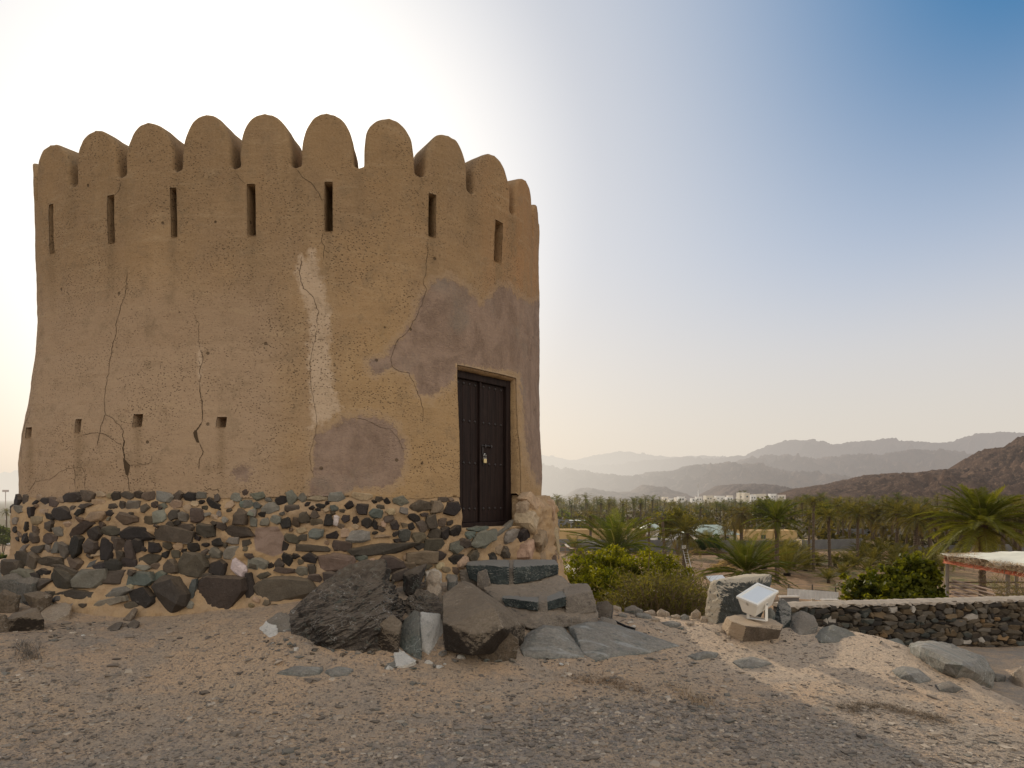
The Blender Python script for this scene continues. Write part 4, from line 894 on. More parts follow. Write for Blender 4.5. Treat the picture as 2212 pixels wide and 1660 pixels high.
rock('mortar_bed', D([(1040,1262,6.78),(1095,1310,6.42),(1170,1324,6.26),(1230,1330,6.42),(1292,1322,6.75),(1290,1350,6.6),(1150,1360,6.15),(1085,1330,6.35),(1205,1242,7.0),(1230,1262,7.1),(1060,1245,7.3),(1280,1340,7.5),(1060,1340,7.4),(1215,1250,7.6)]), M['mortar_rock'], '', parent=steps, lvl=6, seed=59, amp=.06, soft=60, fine=.035)
rock('mortar_bed', D([(990,1232,7.1),(1200,1226,7.25),(1212,1262,7.2),(1000,1275,7.0),(1000,1222,7.6),(1120,1218,8.0),(1195,1222,7.9),(1000,1275,7.8),(1200,1262,8.0)]), M['mortar_rock'], '', parent=steps, lvl=5, seed=60, amp=.05, soft=60)

# ---- rubble heaped at the left foot of the tower (columns, rows, depth, size)
RUB = [((10,1235),(70,1248),(45,1280),(-5,1275),7.0,'rock_grey','pale grey rubble stone topmost at the left foot of the tower'),
 ((28,1205),(70,1200),(72,1248),(30,1250),7.2,'rock_brown','rounded brown rubble stone just under the left corner of the tower base'),
 ((0,1275),(40,1272),(45,1318),(5,1322),6.6,'rock_brown','dark rubble stone at the left edge between the grey stone and the bottom boulder'),
 ((35,1250),(85,1242),(88,1272),(40,1280),6.9,'rock_grey','flat grey rubble stone under the rounded brown one'),
 ((52,1285),(105,1270),(108,1300),(60,1315),6.6,'rock_brown','long brown rubble stone above the pale oval stone'),
 ((-30,1225),(8,1222),(12,1262),(-30,1265),7.3,'rock_slab','large pale stone cut by the left edge of the view'),
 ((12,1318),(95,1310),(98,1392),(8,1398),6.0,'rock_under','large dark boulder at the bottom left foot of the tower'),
 ((-40,1310),(14,1320),(10,1400),(-40,1405),5.9,'rock_brown','dark brown boulder at the left edge below the rubble')]
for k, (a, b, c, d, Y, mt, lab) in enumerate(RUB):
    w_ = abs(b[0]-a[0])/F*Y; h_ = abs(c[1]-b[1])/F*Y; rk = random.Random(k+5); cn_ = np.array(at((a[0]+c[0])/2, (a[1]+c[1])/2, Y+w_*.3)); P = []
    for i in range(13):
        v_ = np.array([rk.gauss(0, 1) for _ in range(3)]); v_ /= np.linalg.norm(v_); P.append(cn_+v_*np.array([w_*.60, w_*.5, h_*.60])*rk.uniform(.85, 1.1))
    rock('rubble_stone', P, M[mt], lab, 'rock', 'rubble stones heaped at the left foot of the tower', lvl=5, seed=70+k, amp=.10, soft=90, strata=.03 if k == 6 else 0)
rock('rock', Dg([(86,1325,6.3),(105,1308,6.45),(140,1300,6.5),(157,1306,6.4),(150,1325,6.25),(118,1342,6.15),(92,1338,6.2),(120,1325,6.65)]), M['rock_tan'], 'pale pinkish oval stone lying under the lowest course of the tower base', 'rock', 'small rocks around the boulders', lvl=5, seed=80, amp=.05, soft=25)
rock('rock', Dg([(228,1360,6.0),(250,1345,6.1),(268,1343,6.1),(262,1356,5.95),(240,1364,5.9),(250,1358,6.2)]), M['rock_black'], 'thin dark flake on the sand under the tower base', 'rock', 'small rocks around the boulders', lvl=4, seed=81, amp=.05)
rock('rock', Dg([(266,1338,6.2),(290,1312,6.3),(300,1316,6.3),(280,1342,6.15),(275,1338,6.35)]), M['rock_brown'], 'brown flake leaning against the underside of the tower base', 'rock', 'small rocks around the boulders', lvl=4, seed=82, amp=.05)
rock('rock', Dg([(274,1350,6.05),(290,1336,6.15),(302,1345,6.1),(296,1356,6.0),(280,1357,6.0),(288,1350,6.25)]), M['rock_black'], 'round dark stone next to the thin dark flake under the tower base', 'rock', 'small rocks around the boulders', lvl=4, seed=83, amp=.07)

# ---- the line of rocks along the right-hand slope
rock('boulder', Dg([(1521,1345,7.15),(1525,1310,7.2),(1533,1259,7.3),(1546,1256,7.25),(1555,1335,7.05),(1548,1348,7.0),(1640,1243,8.0),(1668,1241,7.9),(1664,1262,7.7),(1600,1262,7.35),(1560,1300,7.05),(1640,1330,7.5),(1620,1345,7.3),(1545,1254,7.6),(1610,1240,8.3)]), M['rock_sun_painted'],
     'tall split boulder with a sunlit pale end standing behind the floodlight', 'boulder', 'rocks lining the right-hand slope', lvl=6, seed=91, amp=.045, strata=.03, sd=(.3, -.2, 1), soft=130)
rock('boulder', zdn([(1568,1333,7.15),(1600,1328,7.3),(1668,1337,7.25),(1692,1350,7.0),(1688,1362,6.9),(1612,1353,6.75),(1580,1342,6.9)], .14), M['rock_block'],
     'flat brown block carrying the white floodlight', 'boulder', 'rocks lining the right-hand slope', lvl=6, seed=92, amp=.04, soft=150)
rock('boulder', Dg([(1672,1345,7.7),(1680,1300,7.8),(1692,1292,7.8),(1710,1312,7.75),(1708,1340,7.6),(1690,1358,7.5),(1690,1340,8.2)]), M['rock_teal'],
     'dark green upright boulder at the right shoulder of the floodlight', 'boulder', 'rocks lining the right-hand slope', lvl=5, seed=93, amp=.06, soft=70)
rock('rock', Dg([(1652,1322,7.5),(1665,1312,7.5),(1675,1325,7.45),(1668,1340,7.35),(1655,1338,7.4),(1665,1330,7.7)]), M['rock_green'],
     'small pale green wedge under the tilted housing of the floodlight', 'rock', 'rocks lining the right-hand slope', lvl=4, seed=94, amp=.06)
rock('boulder', Dg([(1706,1362,7.7),(1708,1330,7.9),(1730,1319,7.9),(1758,1330,7.8),(1767,1350,7.6),(1760,1370,7.5),(1725,1372,7.45),(1740,1355,8.3)]), M['rock_grey'],
     'grey boulder with a bright ridge at the left end of the drystone wall', 'boulder', 'rocks lining the right-hand slope', lvl=5, seed=95, amp=.05, soft=100)
rock('boulder', Dg([(1758,1378,7.4),(1775,1356,7.6),(1800,1349,7.6),(1835,1362,7.55),(1858,1380,7.4),(1810,1388,7.2),(1770,1386,7.2),(1810,1375,7.9)]), M['rock_green'],
     'low pale green boulder with a rounded lit top in front of the drystone wall', 'boulder', 'rocks lining the right-hand slope', lvl=5, seed=96, amp=.05, soft=60)
rock('rock', outcrop([(1890, 1390), (1905, 1378), (1950, 1382), (1965, 1393), (1920, 1398)], [(1905, 1375), (1945, 1379)], [0.07, 0.06]), M['rock_green'],
     'low flat green rock between the rounded boulder and the big striped one', 'rock', 'rocks lining the right-hand slope', lvl=5, sink=False, seed=97, amp=.06)
rock('boulder', outcrop([(1962, 1402), (1985, 1395), (2060, 1396), (2125, 1420), (2150, 1458), (2115, 1472), (2040, 1445), (1985, 1420)], [(1968, 1388), (1995, 1385), (2050, 1388), (2095, 1397), (2128, 1424), (2090, 1440)], [0.12, 0.16, 0.2, 0.22, 0.18, 0.2]), M['rock_slab'],
     'big grey striped boulder ending the row of rocks at the right', 'boulder', 'rocks lining the right-hand slope', lvl=6, sink=False, seed=98, amp=.075, fine=.035, strata=.04, sd=(1, .3, .3), soft=80)
rock('boulder', outcrop([(2178, 1466), (2200, 1454), (2250, 1457), (2264, 1478), (2215, 1486)], [(2188, 1438), (2206, 1418), (2240, 1422)], [0.16, 0.24, 0.22]), M['rock_tan'],
     'pale rounded boulder cut by the right edge of the view', 'boulder', 'rocks lining the right-hand slope', lvl=5, sink=False, seed=99, amp=.06, soft=40)
rock('rock', outcrop([(2140, 1466), (2152, 1456), (2174, 1460), (2172, 1472), (2150, 1474)], [(2150, 1450), (2166, 1452)], [0.07, 0.08]), M['rock_grey'],
     'small grey rock between the striped boulder and the pale one at the edge', 'rock', 'rocks lining the right-hand slope', lvl=4, sink=False, seed=100, amp=.06)
rock('rock', outcrop([(1926, 1450), (1950, 1440), (1985, 1447), (2012, 1470), (1985, 1478), (1945, 1466)], [(1955, 1444), (1985, 1454), (1965, 1456)], [0.05, 0.05, 0.06]), M['rock_slab'],
     'half-buried grey outcrop on the open slope below the striped boulder', 'rock', 'half-buried outcrops on the slope', lvl=5, sink=False, seed=101, amp=.05)
rock('rock', outcrop([(2020, 1482), (2050, 1472), (2082, 1490), (2060, 1498), (2030, 1493)], [(2045, 1474), (2060, 1484)], [0.05, 0.05]), M['rock_grey'],
     'small pale outcrop at the lower end of the open slope', 'rock', 'half-buried outcrops on the slope', lvl=5, sink=False, seed=102, amp=.05)
rock('rock', Dg([(1707,1408,6.1),(1716,1399,6.2),(1738,1400,6.15),(1747,1410,6.05),(1730,1416,5.95),(1712,1413,6.0),(1728,1408,6.35)]), M['rock_tan'],
     'single sandy-coloured stone lying on the slope in front of the floodlight', 'rock', None, lvl=4, seed=103, amp=.06)
rock('rock', outcrop([(1486, 1418), (1520, 1408), (1554, 1413), (1545, 1422), (1505, 1426)], [(1510, 1410), (1530, 1412)], [0.04, 0.04]), M['rock_slab'],
     'low dark outcrop to the right of the long blue-grey slab', 'rock', 'half-buried outcrops on the slope', lvl=5, sink=False, seed=104, amp=.08)
rock('rock', outcrop([(1582, 1432), (1625, 1420), (1668, 1435), (1640, 1443), (1600, 1443)], [(1615, 1424), (1640, 1430)], [0.05, 0.04]), M['rock_slab'],
     'low pale grey outcrop in the middle of the slope', 'rock', 'half-buried outcrops on the slope', lvl=5, sink=False, seed=105, amp=.08)
CREST = [(1330,1326,26,16,'rock_tan'),(1366,1326,46,24,'rock_grey'),(1403,1326,30,16,'rock_tan'),(1432,1329,34,22,'rock_tan'),(1460,1334,24,12,'rock_tan'),(1478,1334,22,14,'rock_slab'),(1503,1332,24,26,'rock_tan'),(1520,1338,20,16,'rock_tan'),
         (1390,1338,40,14,'rock_slab'),(1345,1342,24,10,'rock_slab'),(1416,1344,20,10,'rock_tan'),(1560,1352,14,10,'rock_tan'),(1575,1358,10,8,'rock_tan'),(1450,1348,46,12,'rock_slab'),(1312,1340,18,12,'rock_brown'),(1490,1345,20,8,'rock_tan')]
for k, (x, y, w_, h_, mt) in enumerate(CREST):
    Y = 7.9-(y-1326)*.03; Xw, _, _ = at(x, y, Y); zb = gz1(Xw, Y); ww, hh = w_*Y/F, h_*Y/F
    rr2 = random.Random(k); P = [(Xw+math.cos(a)*ww/2*rr2.uniform(.8, 1.1), Y+math.sin(a)*ww*.45, zb+c) for a in np.linspace(0, 6.28, 6)[:-1] for c in (-.05, hh*.45*rr2.uniform(.7, 1.2))]+[(Xw+rr2.uniform(-.2, .2)*ww, Y, zb+hh*.8)]
    o = rock('rock', P, M[mt], {'rock_tan': 'pale sandy stone along the edge of the hill before the bushes', 'rock_grey': 'broad grey stone on the edge of the hill before the bushes', 'rock_slab': 'flat grey stone bedded in the edge of the hill before the bushes', 'rock_brown': 'brown stone on the edge of the hill beside the long slab'}[mt], 'rock', 'stones along the edge of the hill', lvl=4, seed=120+k, amp=.09, soft=50)
# ---- rubble littered round the boulders
rz = random.Random(44); nrub = 0
RL = {'rock_brown': 'fist-sized brown stone of the rubble littered round the boulders', 'rock_green': 'broken pale green chip littered round the boulders', 'rock_white': 'small white quartz chip littered round the boulders', 'rock_grey': 'grey stone of the rubble littered round the boulders', 'rock_black': 'dark splinter littered at the foot of the boulders'}
for x0_, x1_, y0_, y1_, n_, big_ in ((600, 700, 1392, 1412, 8, 14), (700, 810, 1400, 1415, 9, 16), (800, 960, 1405, 1445, 20, 18), (955, 1130, 1402, 1430, 14, 18), (570, 640, 1372, 1395, 6, 12), (1290, 1500, 1345, 1372, 14, 12), (1560, 1720, 1372, 1392, 10, 10), (100, 330, 1345, 1385, 9, 14), (1050, 1300, 1425, 1440, 8, 12)):
    for i in range(n_):
        g = hit(rz.uniform(x0_, x1_), rz.uniform(y0_, y1_)); s = rz.uniform(.45, 1.0)*big_/F*g[1]*.5; P = []
        for j in range(11):
            v_ = np.array([rz.gauss(0, 1) for _ in range(3)]); v_ /= np.linalg.norm(v_); P.append(g+[0, 0, s*.25]+v_*np.array([s*1.25, s, s*.75])*rz.uniform(.8, 1.15))
        mt = rz.choice(['rock_brown', 'rock_green', 'rock_grey', 'rock_grey', 'rock_black', 'rock_brown', 'rock_white']); v, f = hullstone(P, i, .07, 1)
        o = mk('loose_stone', v-g, f, M[mt], None, None, False); o.location = g; tag(o, RL[mt], 'stone', 'rubble littered round the boulders')
# ---- black cable in the sand
cbl = MB(); cp_ = [(1318,1341,7.1),(1335,1350,6.95),(1352,1358,6.85),(1372,1364,6.8)]
cbl.tube(np.array([np.array(at(*p))*[1, 1, 0]+[0, 0, gz1(at(*p)[0], p[2])+.012] for p in cp_]), .012, 6)
o = cbl.build('cable', simple('black_rubber', (.012, .012, .012), .6, .1, 10), None, True); tag(o, 'short length of black cable on the sand beside the long slab', 'cable')

# ---- floodlight
fl = empty('floodlight', at(1630, 1337, 7.0), 'white metal floodlight tilted up on a bracket on a flat rock', 'floodlight')
s_ = 7.0/F; Lc = np.array(at(1590, 1288, 7.0)); e1 = np.array([.283, .19, .115]); e2 = np.array([.150, -.187, -.061]); nn = np.cross(e1, e2); nn /= np.linalg.norm(nn)
if nn[2] < 0: nn = -nn
cc = Lc+(e1+e2)/2; a1, a2 = e1/np.linalg.norm(e1), e2/np.linalg.norm(e2); h1, h2 = np.linalg.norm(e1)/2, np.linalg.norm(e2)/2
def flq(mb, sa, sb, d): return [cc+a1*x*sa+a2*y*sb-nn*d for x, y in ((-1, -1), (1, -1), (1, 1), (-1, 1))]
hb = MB(); R_ = [flq(hb, h1*.93, h2*.93, .012), flq(hb, h1*.93, h2*.93, .03), flq(hb, h1*.80, h2*.62, .175), flq(hb, h1*.74, h2*.52, .188)]
v = np.array([p for r in R_ for p in r]); f = [(4*i+j, 4*i+(j+1) % 4, 4*i+4+(j+1) % 4, 4*i+4+j) for i in range(3) for j in range(4)]+[(12, 13, 14, 15)]
hb.add(v, f); bev(hb.build('housing', M['paint_white'], fl), .006)
rim = MB()
Ro, Ri, Ro2 = flq(rim, h1, h2, .0), flq(rim, h1*.84, h2*.80, .0), flq(rim, h1, h2, .026); Ri2 = flq(rim, h1*.84, h2*.80, .012); Ro3 = flq(rim, h1*.94, h2*.94, .026)
v = np.array(Ri2+Ri+Ro+Ro2+Ro3); f = [(4*i+j, 4*i+(j+1) % 4, 4*i+4+(j+1) % 4, 4*i+4+j) for i in range(4) for j in range(4)]
rim.add(v, f); bev(rim.build('lens_frame', M['paint_white'], fl), .003)
gl = MB(); gl.add(np.array(flq(gl, h1*.845, h2*.805, .010)), [(0, 1, 2, 3)]); gl.build('glass', simple('lamp_glass', (.74, .76, .76), .12, .05, 5, spec=.6, bs=.0), fl)
br = MB()
def bar(mb, p, q, wv, tv):
    p, q, wv, tv = map(np.array, (p, q, wv, tv)); v = np.array([e+wv*i+tv*j for e in (p, q) for i in (-1, 1) for j in (-1, 1)])
    mb.add(v, [(0, 1, 3, 2), (4, 6, 7, 5), (0, 4, 5, 1), (2, 3, 7, 6), (0, 2, 6, 4), (1, 5, 7, 3)])
up = np.array([0, 0, 1.]); p2 = a2-up*np.dot(a2, up); p2 /= np.linalg.norm(p2); p1 = np.cross(p2, up)
piv = cc-nn*.085; zf = at(1630, 1339, 7.0)[2]-.004
A_, B_ = piv+a2*(h2*.86), piv-a2*(h2*.86)
Af, Bf = A_*[1, 1, 0]+[0, 0, zf], B_*[1, 1, 0]+[0, 0, zf]
bar(br, A_+up*.02, Af, p1*.022, p2*.004); bar(br, B_+up*.02, Bf, p1*.022, p2*.004); bar(br, Af+p2*.004, Bf-p2*.004, p1*.022, up*.004)
bev(br.build('bracket', M['paint_white'], fl), .002)
for q, sgn in ((A_, 1), (B_, -1)):
    kb = MB(); kb.tube(np.array([q-p2*.01*sgn, q+p2*.014*sgn]), .011, 8); kb.build('pivot_bolt', M['steel'], fl, True)
la = MB(); q0 = cc-a1*h1*.93-nn*.03; bar(la, q0-nn*.005, q0-nn*.05-a1*.004+a1*.02, a2*.011, a1*.006); la.build('latch', M['steel'], fl)

# ---- drystone wall on the right
dw = empty('stone_wall', (7, 11.6, -2.5), 'long low wall of dark fieldstones with a pale mortar top beside the path', 'wall')
W0, W1 = np.array([4.45, 11.25]), np.array([12.5, 12.55]); wt = (W1-W0)/np.linalg.norm(W1-W0); wn = np.array([wt[1], -wt[0]]); WL = np.linalg.norm(W1-W0); zt = -1.745
core = MB()
def wp(s, d, z): return (W0[0]+wt[0]*s-wn[0]*d, W0[1]+wt[1]*s-wn[1]*d, z)
ns_ = 60; zlow = np.array([gz1(*wp(s, .0, 0)[:2]) for s in np.linspace(0, WL, ns_)])-.25
v = []; 
for i, s in enumerate(np.linspace(0, WL, ns_)): v += [wp(s, 0, zlow[i]), wp(s, .03, zt-.03), wp(s, .38, zt-.03), wp(s, .42, zlow[i]-.6)]
core.add(v, [(4*i+j, 4*i+4+j, 4*i+5+j, 4*i+1+j) for i in range(ns_-1) for j in range(3)]+[(0, 1, 2, 3), (4*ns_-1, 4*ns_-2, 4*ns_-3, 4*ns_-4)], (.03, .024, .019))
core.build('wall_core', M['wallstones'], dw)
cpb = MB(); n_ = 160; v = []
for i, s in enumerate(np.linspace(-.02, WL, n_)):
    j1, j2 = [rr.uniform(-.04, .035) for _ in range(2)]
    v += [wp(s, -.02+j1, zt-.03+rr.uniform(-.025, .02)), wp(s, .0+j2, zt+.0+rr.uniform(-.018, .016)), wp(s, .20, zt+.022+rr.uniform(-.008, .008)), wp(s, .42+j1, zt+.004), wp(s, .44, zt-.05)]
cpb.add(v, [(5*i+j, 5*i+5+j, 5*i+6+j, 5*i+1+j) for i in range(n_-1) for j in range(4)]+[tuple(range(5))], (.31, .26, .205)); cpb.build('coping', M['wallstones'], dw, False)
sw = MB(); rw = random.Random(5); pal = [(.075, .058, .042), (.095, .075, .05), (.05, .044, .038), (.12, .095, .066), (.15, .13, .105), (.15, .105, .06), (.075, .08, .07)]
zc = zt-.045
row = 0
while zc > zt-1.0:
    hrow = rw.uniform(.06, .10); s = rw.uniform(-.08, 0)
    while s < WL:
        l = rw.choice([.07, .10, .13, .16, .20, .27])*rw.uniform(.85, 1.15)*(1.2 if zc < zt-.35 else 1); sc_ = s+l/2
        if zc-hrow/2 > np.interp(sc_, np.linspace(0, WL, ns_), zlow)+.12:
            c0 = np.array(wp(sc_, rw.uniform(-.01, .015), zc-hrow/2+rw.uniform(-.035, .035))); n = rw.randint(5, 7); P = []
            for i in range(n):
                a = 6.283*i/n+rw.uniform(-.3, .3); q = rw.uniform(.85, 1.1); m_ = max(abs(math.cos(a)), abs(math.sin(a)))**.8
                x_, z_ = math.cos(a)*l*.54*q/m_, math.sin(a)*hrow*rw.uniform(.5, .85)*q/m_
                for k_, d_ in ((rw.uniform(.6, .95), rw.uniform(.01, .05)), (1, rw.uniform(-.01, .01)), (.9, -.08)): P.append(c0+np.array([wt[0]*x_*k_, wt[1]*x_*k_, z_*k_])+np.array([wn[0], wn[1], 0])*d_)
            c = np.array(pal[rw.randrange(7)])*rw.uniform(.4, .95)
            if rw.random() < .04: c = np.array([.33, .30, .26])
            elif rw.random() < .04: c = np.array([.22, .14, .07])
            v, f = hullstone(P, rw.randrange(90), .06, 1); sw.add(v, f, c)
        s += l*.985
    zc -= hrow*.96
sw.build('fieldstones', M['wallstones'], dw)

# ---- loose stones on the ground: one uncountable litter of gravel
rg = np.random.default_rng(7)
def scatter(n, lo, hi, pw, dens, lvl, name_mb):
    cnt = 0
    while cnt < n:
        x = rg.uniform(-6, 6.5, 4000); y = rg.uniform(2.7, 9, 4000)
        ok = (np.abs(x/y) < .85) & (rg.random(4000) < dens(x, y)*np.clip((6.2/y)**1.2, .2, 1.4))
        ok &= ~((x < .5) & (y > 6.35)) & ~((x > 4.2) & (y > 5.5))
        x, y = x[ok], y[ok]; z = gz(x, y)
        for i in range(len(x)):
            s = lo+(hi-lo)*rg.random()**pw
            if lvl == 0:
                v = np.array([(1, 0, 0), (-1, 0, 0), (0, 1, 0), (0, -1, 0), (0, 0, 1), (0, 0, -1), (.6, .6, .45), (-.6, .55, .5)])[:6]; f = [(0, 2, 4), (2, 1, 4), (1, 3, 4), (3, 0, 4), (2, 0, 5), (1, 2, 5), (3, 1, 5), (0, 3, 5)]
                v = v*rg.uniform(.6, 1.3, (6, 3))+rg.uniform(-.25, .25, (6, 3))
            elif lvl == 2:
                v, f = CUBE; v = v*rg.uniform(.55, 1.25, (8, 3))+rg.uniform(-.3, .3, (8, 3)); v = v*.8
            else:
                v, f = ico(1); v = np.sign(v)*np.abs(v)**.8; v = v*(1+rg.uniform(-.28, .28, (len(v), 1)))
            a = rg.uniform(0, 6.28); ca, sa = math.cos(a), math.sin(a); ex = rg.uniform(.8, 1.6); ez = rg.uniform(.22, .55)
            v = v*[s*ex, s, s*ez]; v = v @ np.array([[ca, sa, 0], [-sa, ca, 0], [0, 0, 1]])
            k = rg.random(); c = np.array([(.24, .205, .17), (.12, .105, .092), (.34, .28, .22), (.15, .15, .135), (.46, .39, .31)][int(rg.choice(5, p=[.32, .26, .22, .1, .10]))])*rg.uniform(.75, 1.2)
            name_mb.add(v+[x[i], y[i], z[i]+s*ez*.25], f, c)
        cnt += len(x)
CUBE = (np.array([(a, b, c) for a in (-1, 1) for b in (-1, 1) for c in (-1, 1)], float), [(0, 1, 3), (0, 3, 2), (4, 6, 7), (4, 7, 5), (0, 4, 5), (0, 5, 1), (2, 3, 7), (2, 7, 6), (0, 2, 6), (0, 6, 4), (1, 5, 7), (1, 7, 3)])
gv = MB()
dn = lambda x, y: np.clip(.16+gravelly(x, y)*.75, .05, 1)
scatter(20000, .004, .008, 1.3, dn, 0, gv); scatter(11000, .0065, .012, 1.8, dn, 2, gv); scatter(4200, .011, .021, 1.8, lambda x, y: np.clip(.10+gravelly(x, y)*.7, .03, 1), 2, gv); scatter(650, .018, .034, 2.0, lambda x, y: np.clip(.25+gravelly(x, y)*.5, .1, 1), 2, gv)
o = gv.build('gravel', M['gravel'], None, False); tag(o, kind='stuff', label='loose grey gravel and stone chips on the sandy ground', cat='gravel')
# ---- tufts of dead grass
def tuft(name, pts, h, n, lab, col=(.17, .125, .08), lean=.5):
    b = MB(); rt = random.Random(len(lab)); c = np.mean(pts, 0)
    for i in range(n):
        k = rt.random()*(len(pts)-1); j = int(k); p = np.array(pts[j])*(1-k+j)+np.array(pts[min(j+1, len(pts)-1)])*(k-j); p = p+[rt.gauss(0, .05), rt.gauss(0, .05)]
        z = gz1(*p)-.005; a = rt.uniform(0, 6.28); l = h*rt.uniform(.4, 1.1); d = np.array([math.cos(a), math.sin(a)])*l*lean*rt.uniform(.5, 1.6); w_ = rt.uniform(.0015, .003); q = np.array([-math.sin(a), math.cos(a), 0])*w_
        p0 = np.array([*p, z]); p1_ = p0+[d[0]*.5, d[1]*.5, l*.6]; p2_ = p0+[d[0]*1.3, d[1]*1.3, l*.65]
        cc_ = np.array(col)*rt.uniform(.6, 1.5); b.add([p0-q, p0+q, p1_+q*.7, p1_-q*.7, p2_], [(0, 1, 2, 3), (3, 2, 4)], cc_)
    root = (c[0], c[1], gz1(*c)); o = mk(name, np.vstack(b.v)-root, b.f, M['dry'], None, None, False, None, np.vstack(b.c)); o.location = root
    tag(o, lab, 'grass tuft', 'tufts of dead grass')
tuft('grass_tuft', [(2.45, 5.15), (2.7, 5.2), (2.95, 5.1), (3.1, 4.95)], .035, 700, 'long flattened tuft of dead brown grass on the right of the gravel', (.22, .165, .11), 2.2)
tuft('grass_tuft', [(1.25, 5.5), (1.4, 5.25), (1.45, 5.1)], .06, 260, 'wispy straw-coloured grass tuft in the middle of the gravel', (.30, .22, .14), .9)
tuft('grass_tuft', [(.45, 5.5), (.75, 5.5), (1.0, 5.35)], .035, 420, 'flattened rusty brown grass tuft in front of the rock slabs', (.27, .18, .105), 2.2)
tuft('grass_tuft', [(-3.9, 5.5), (-3.7, 5.3), (-3.6, 5.2)], .07, 260, 'grey dead grass tuft at the bottom left foot of the rubble', (.22, .19, .155), 1.2)
# ================================================================ PALMS
def crown_mesh(seed, n, L, nleaf, llen, e0, e1, droop, wid, dead=0, dcol=.0, upright=0, gcol=((.055, .082, .022), (.085, .115, .030))):
    r = random.Random(seed); V = []; Fc = []; Cc = []; nv = 0
    tot = n+dead
    for k in range(tot):
        isd = k >= n
        q = (k+.5)/n if not isd else 1
        az = k*2.39996+r.uniform(-.25, .25)
        el = math.radians(e0+(e1-e0)*q**.8+r.uniform(-9, 9)) if not isd else math.radians(r.uniform(-80, -50))
        Lk = L*r.uniform(.82, 1.08)*(.72+.28*min(1, q*3)) if not isd else L*r.uniform(.45, .75)
        ns = 9; p = np.zeros(3); pts = [p.copy()]; tg = []
        h = np.array([math.cos(az), math.sin(az), 0]); up = np.array([0, 0, 1.])
        dk = math.radians(droop*r.uniform(.75, 1.25)) if not isd else math.radians(12)
        for i in range(ns):
            s = (i+.5)/ns; a = el-dk*s**1.4; d = h*math.cos(a)+up*math.sin(a); p = p+d*Lk/ns; pts.append(p.copy()); tg.append(d)
        pts = np.array(pts); tg.append(tg[-1]); tg = np.array(tg)
        side = np.array([-math.sin(az), math.cos(az), 0]); nrm = np.cross(tg, side); nrm *= np.sign(nrm[:, 2:3]+1e-6)
        t0 = np.array(gcol[0])+(np.array(gcol[1])-np.array(gcol[0]))*r.random(); t0 = t0*r.uniform(.8, 1.2)
        brown = np.array([.17, .125, .07]); mixb = 1 if isd else max(0, (q-.72)*dcol*3.0)*r.random(); t0 = t0*(1-min(mixb, .9))+brown*min(mixb, .9)
        # rachis
        w = .028*L/2.6; A = pts-side*w*np.linspace(1, .25, ns+1)[:, None]; B = pts+side*w*np.linspace(1, .25, ns+1)[:, None]
        V += [A, B]; Fc += [(nv+i, nv+i+1, nv+ns+2+i, nv+ns+1+i) for i in range(ns)]; Cc += [np.broadcast_to((.16, .15, .065) if not isd else brown*.9, (2*ns+2, 3))]; nv += 2*ns+2
        m = nleaf if not isd else max(5, nleaf//3); ss = np.linspace(.13, .99, m)
        x = ss*ns; i0 = np.minimum(x.astype(int), ns-1); fr = (x-i0)[:, None]
        P = pts[i0]*(1-fr)+pts[i0+1]*fr; T = tg[i0]; N = nrm[i0]
        ll = llen*(np.sin(np.clip(ss*1.05, 0, 1)*math.pi*.86+.28)**.7*.85+.15)*np.array([r.uniform(.8, 1.15) for _ in ss])
        if isd: ll = ll*.6
        for sg in (-1, 1):
            vv = np.array([r.uniform(.15, .6) for _ in ss])[:, None]
            dl = T*(.75+.35*ss[:, None])+side*sg*.95+N*vv*.8-up*.12*(1 if not isd else 3); dl /= np.linalg.norm(dl, axis=1)[:, None]
            tip = P+dl*ll[:, None]-up*ll[:, None]*.10; mid = P+dl*ll[:, None]*.45
            hw = T*wid
            V.append(np.stack([P-hw*.5, P+hw*.5, mid+hw, tip, mid-hw], 1).reshape(-1, 3)); Fc += [(nv+5*j, nv+5*j+1, nv+5*j+2, nv+5*j+3, nv+5*j+4) for j in range(m)]
            c = t0[None, :]*(.75+.5*np.array([r.random() for _ in ss])[:, None]); c = np.repeat(c, 5, 0); Cc.append(c); nv += 5*m
    return np.vstack(V), Fc, np.vstack(Cc)
def trunk_geo(seed, h=1.0, r0=.2, r1=.16, n=10, rings=46, skirt=True):
    r = random.Random(seed); v = []; 
    for i in range(rings):
        t = i/(rings-1); rad = (r0+(r1-r0)*min(1, t*1.6))*(1+.16*((i % 2)-.5)); rad *= (1.35 if t < .03 else 1)
        if skirt and t > .86: rad *= 1+(t-.86)*4.5
        for j in range(n):
            a = 6.283*j/n+(i % 2)*.3; q = rad*(1+r.uniform(-.10, .10)); v.append((q*math.cos(a), q*math.sin(a), t*h))
    f = [(i*n+j, i*n+(j+1) % n, (i+1)*n+(j+1) % n, (i+1)*n+j) for i in range(rings-1) for j in range(n)]+[tuple((rings-1)*n+j for j in range(n))]
    return np.array(v), f
def mesh_only(name, v, f, mats, cols=None, mi=None, smooth=False):
    o = mk(name, v, f, mats, None, mi, smooth, None, cols); me = o.data; bpy.data.objects.remove(o); return me
G1 = ((.050, .068, .012), (.118, .130, .024)); G2 = ((.058, .058, .015), (.135, .115, .032)); G3 = ((.075, .062, .022), (.135, .105, .042))
CV = {}
def cv(key, **k): CV[key] = mesh_only('palm_crown', *[*crown_mesh(**k)][:2], M['frond'], crown_mesh(**k)[2])
for i in range(2): cv(('lush', i), seed=10+i, n=52, L=3.1, nleaf=46, llen=.50, e0=88, e1=-15, droop=46, wid=.015, dead=6, dcol=.25, gcol=G1)
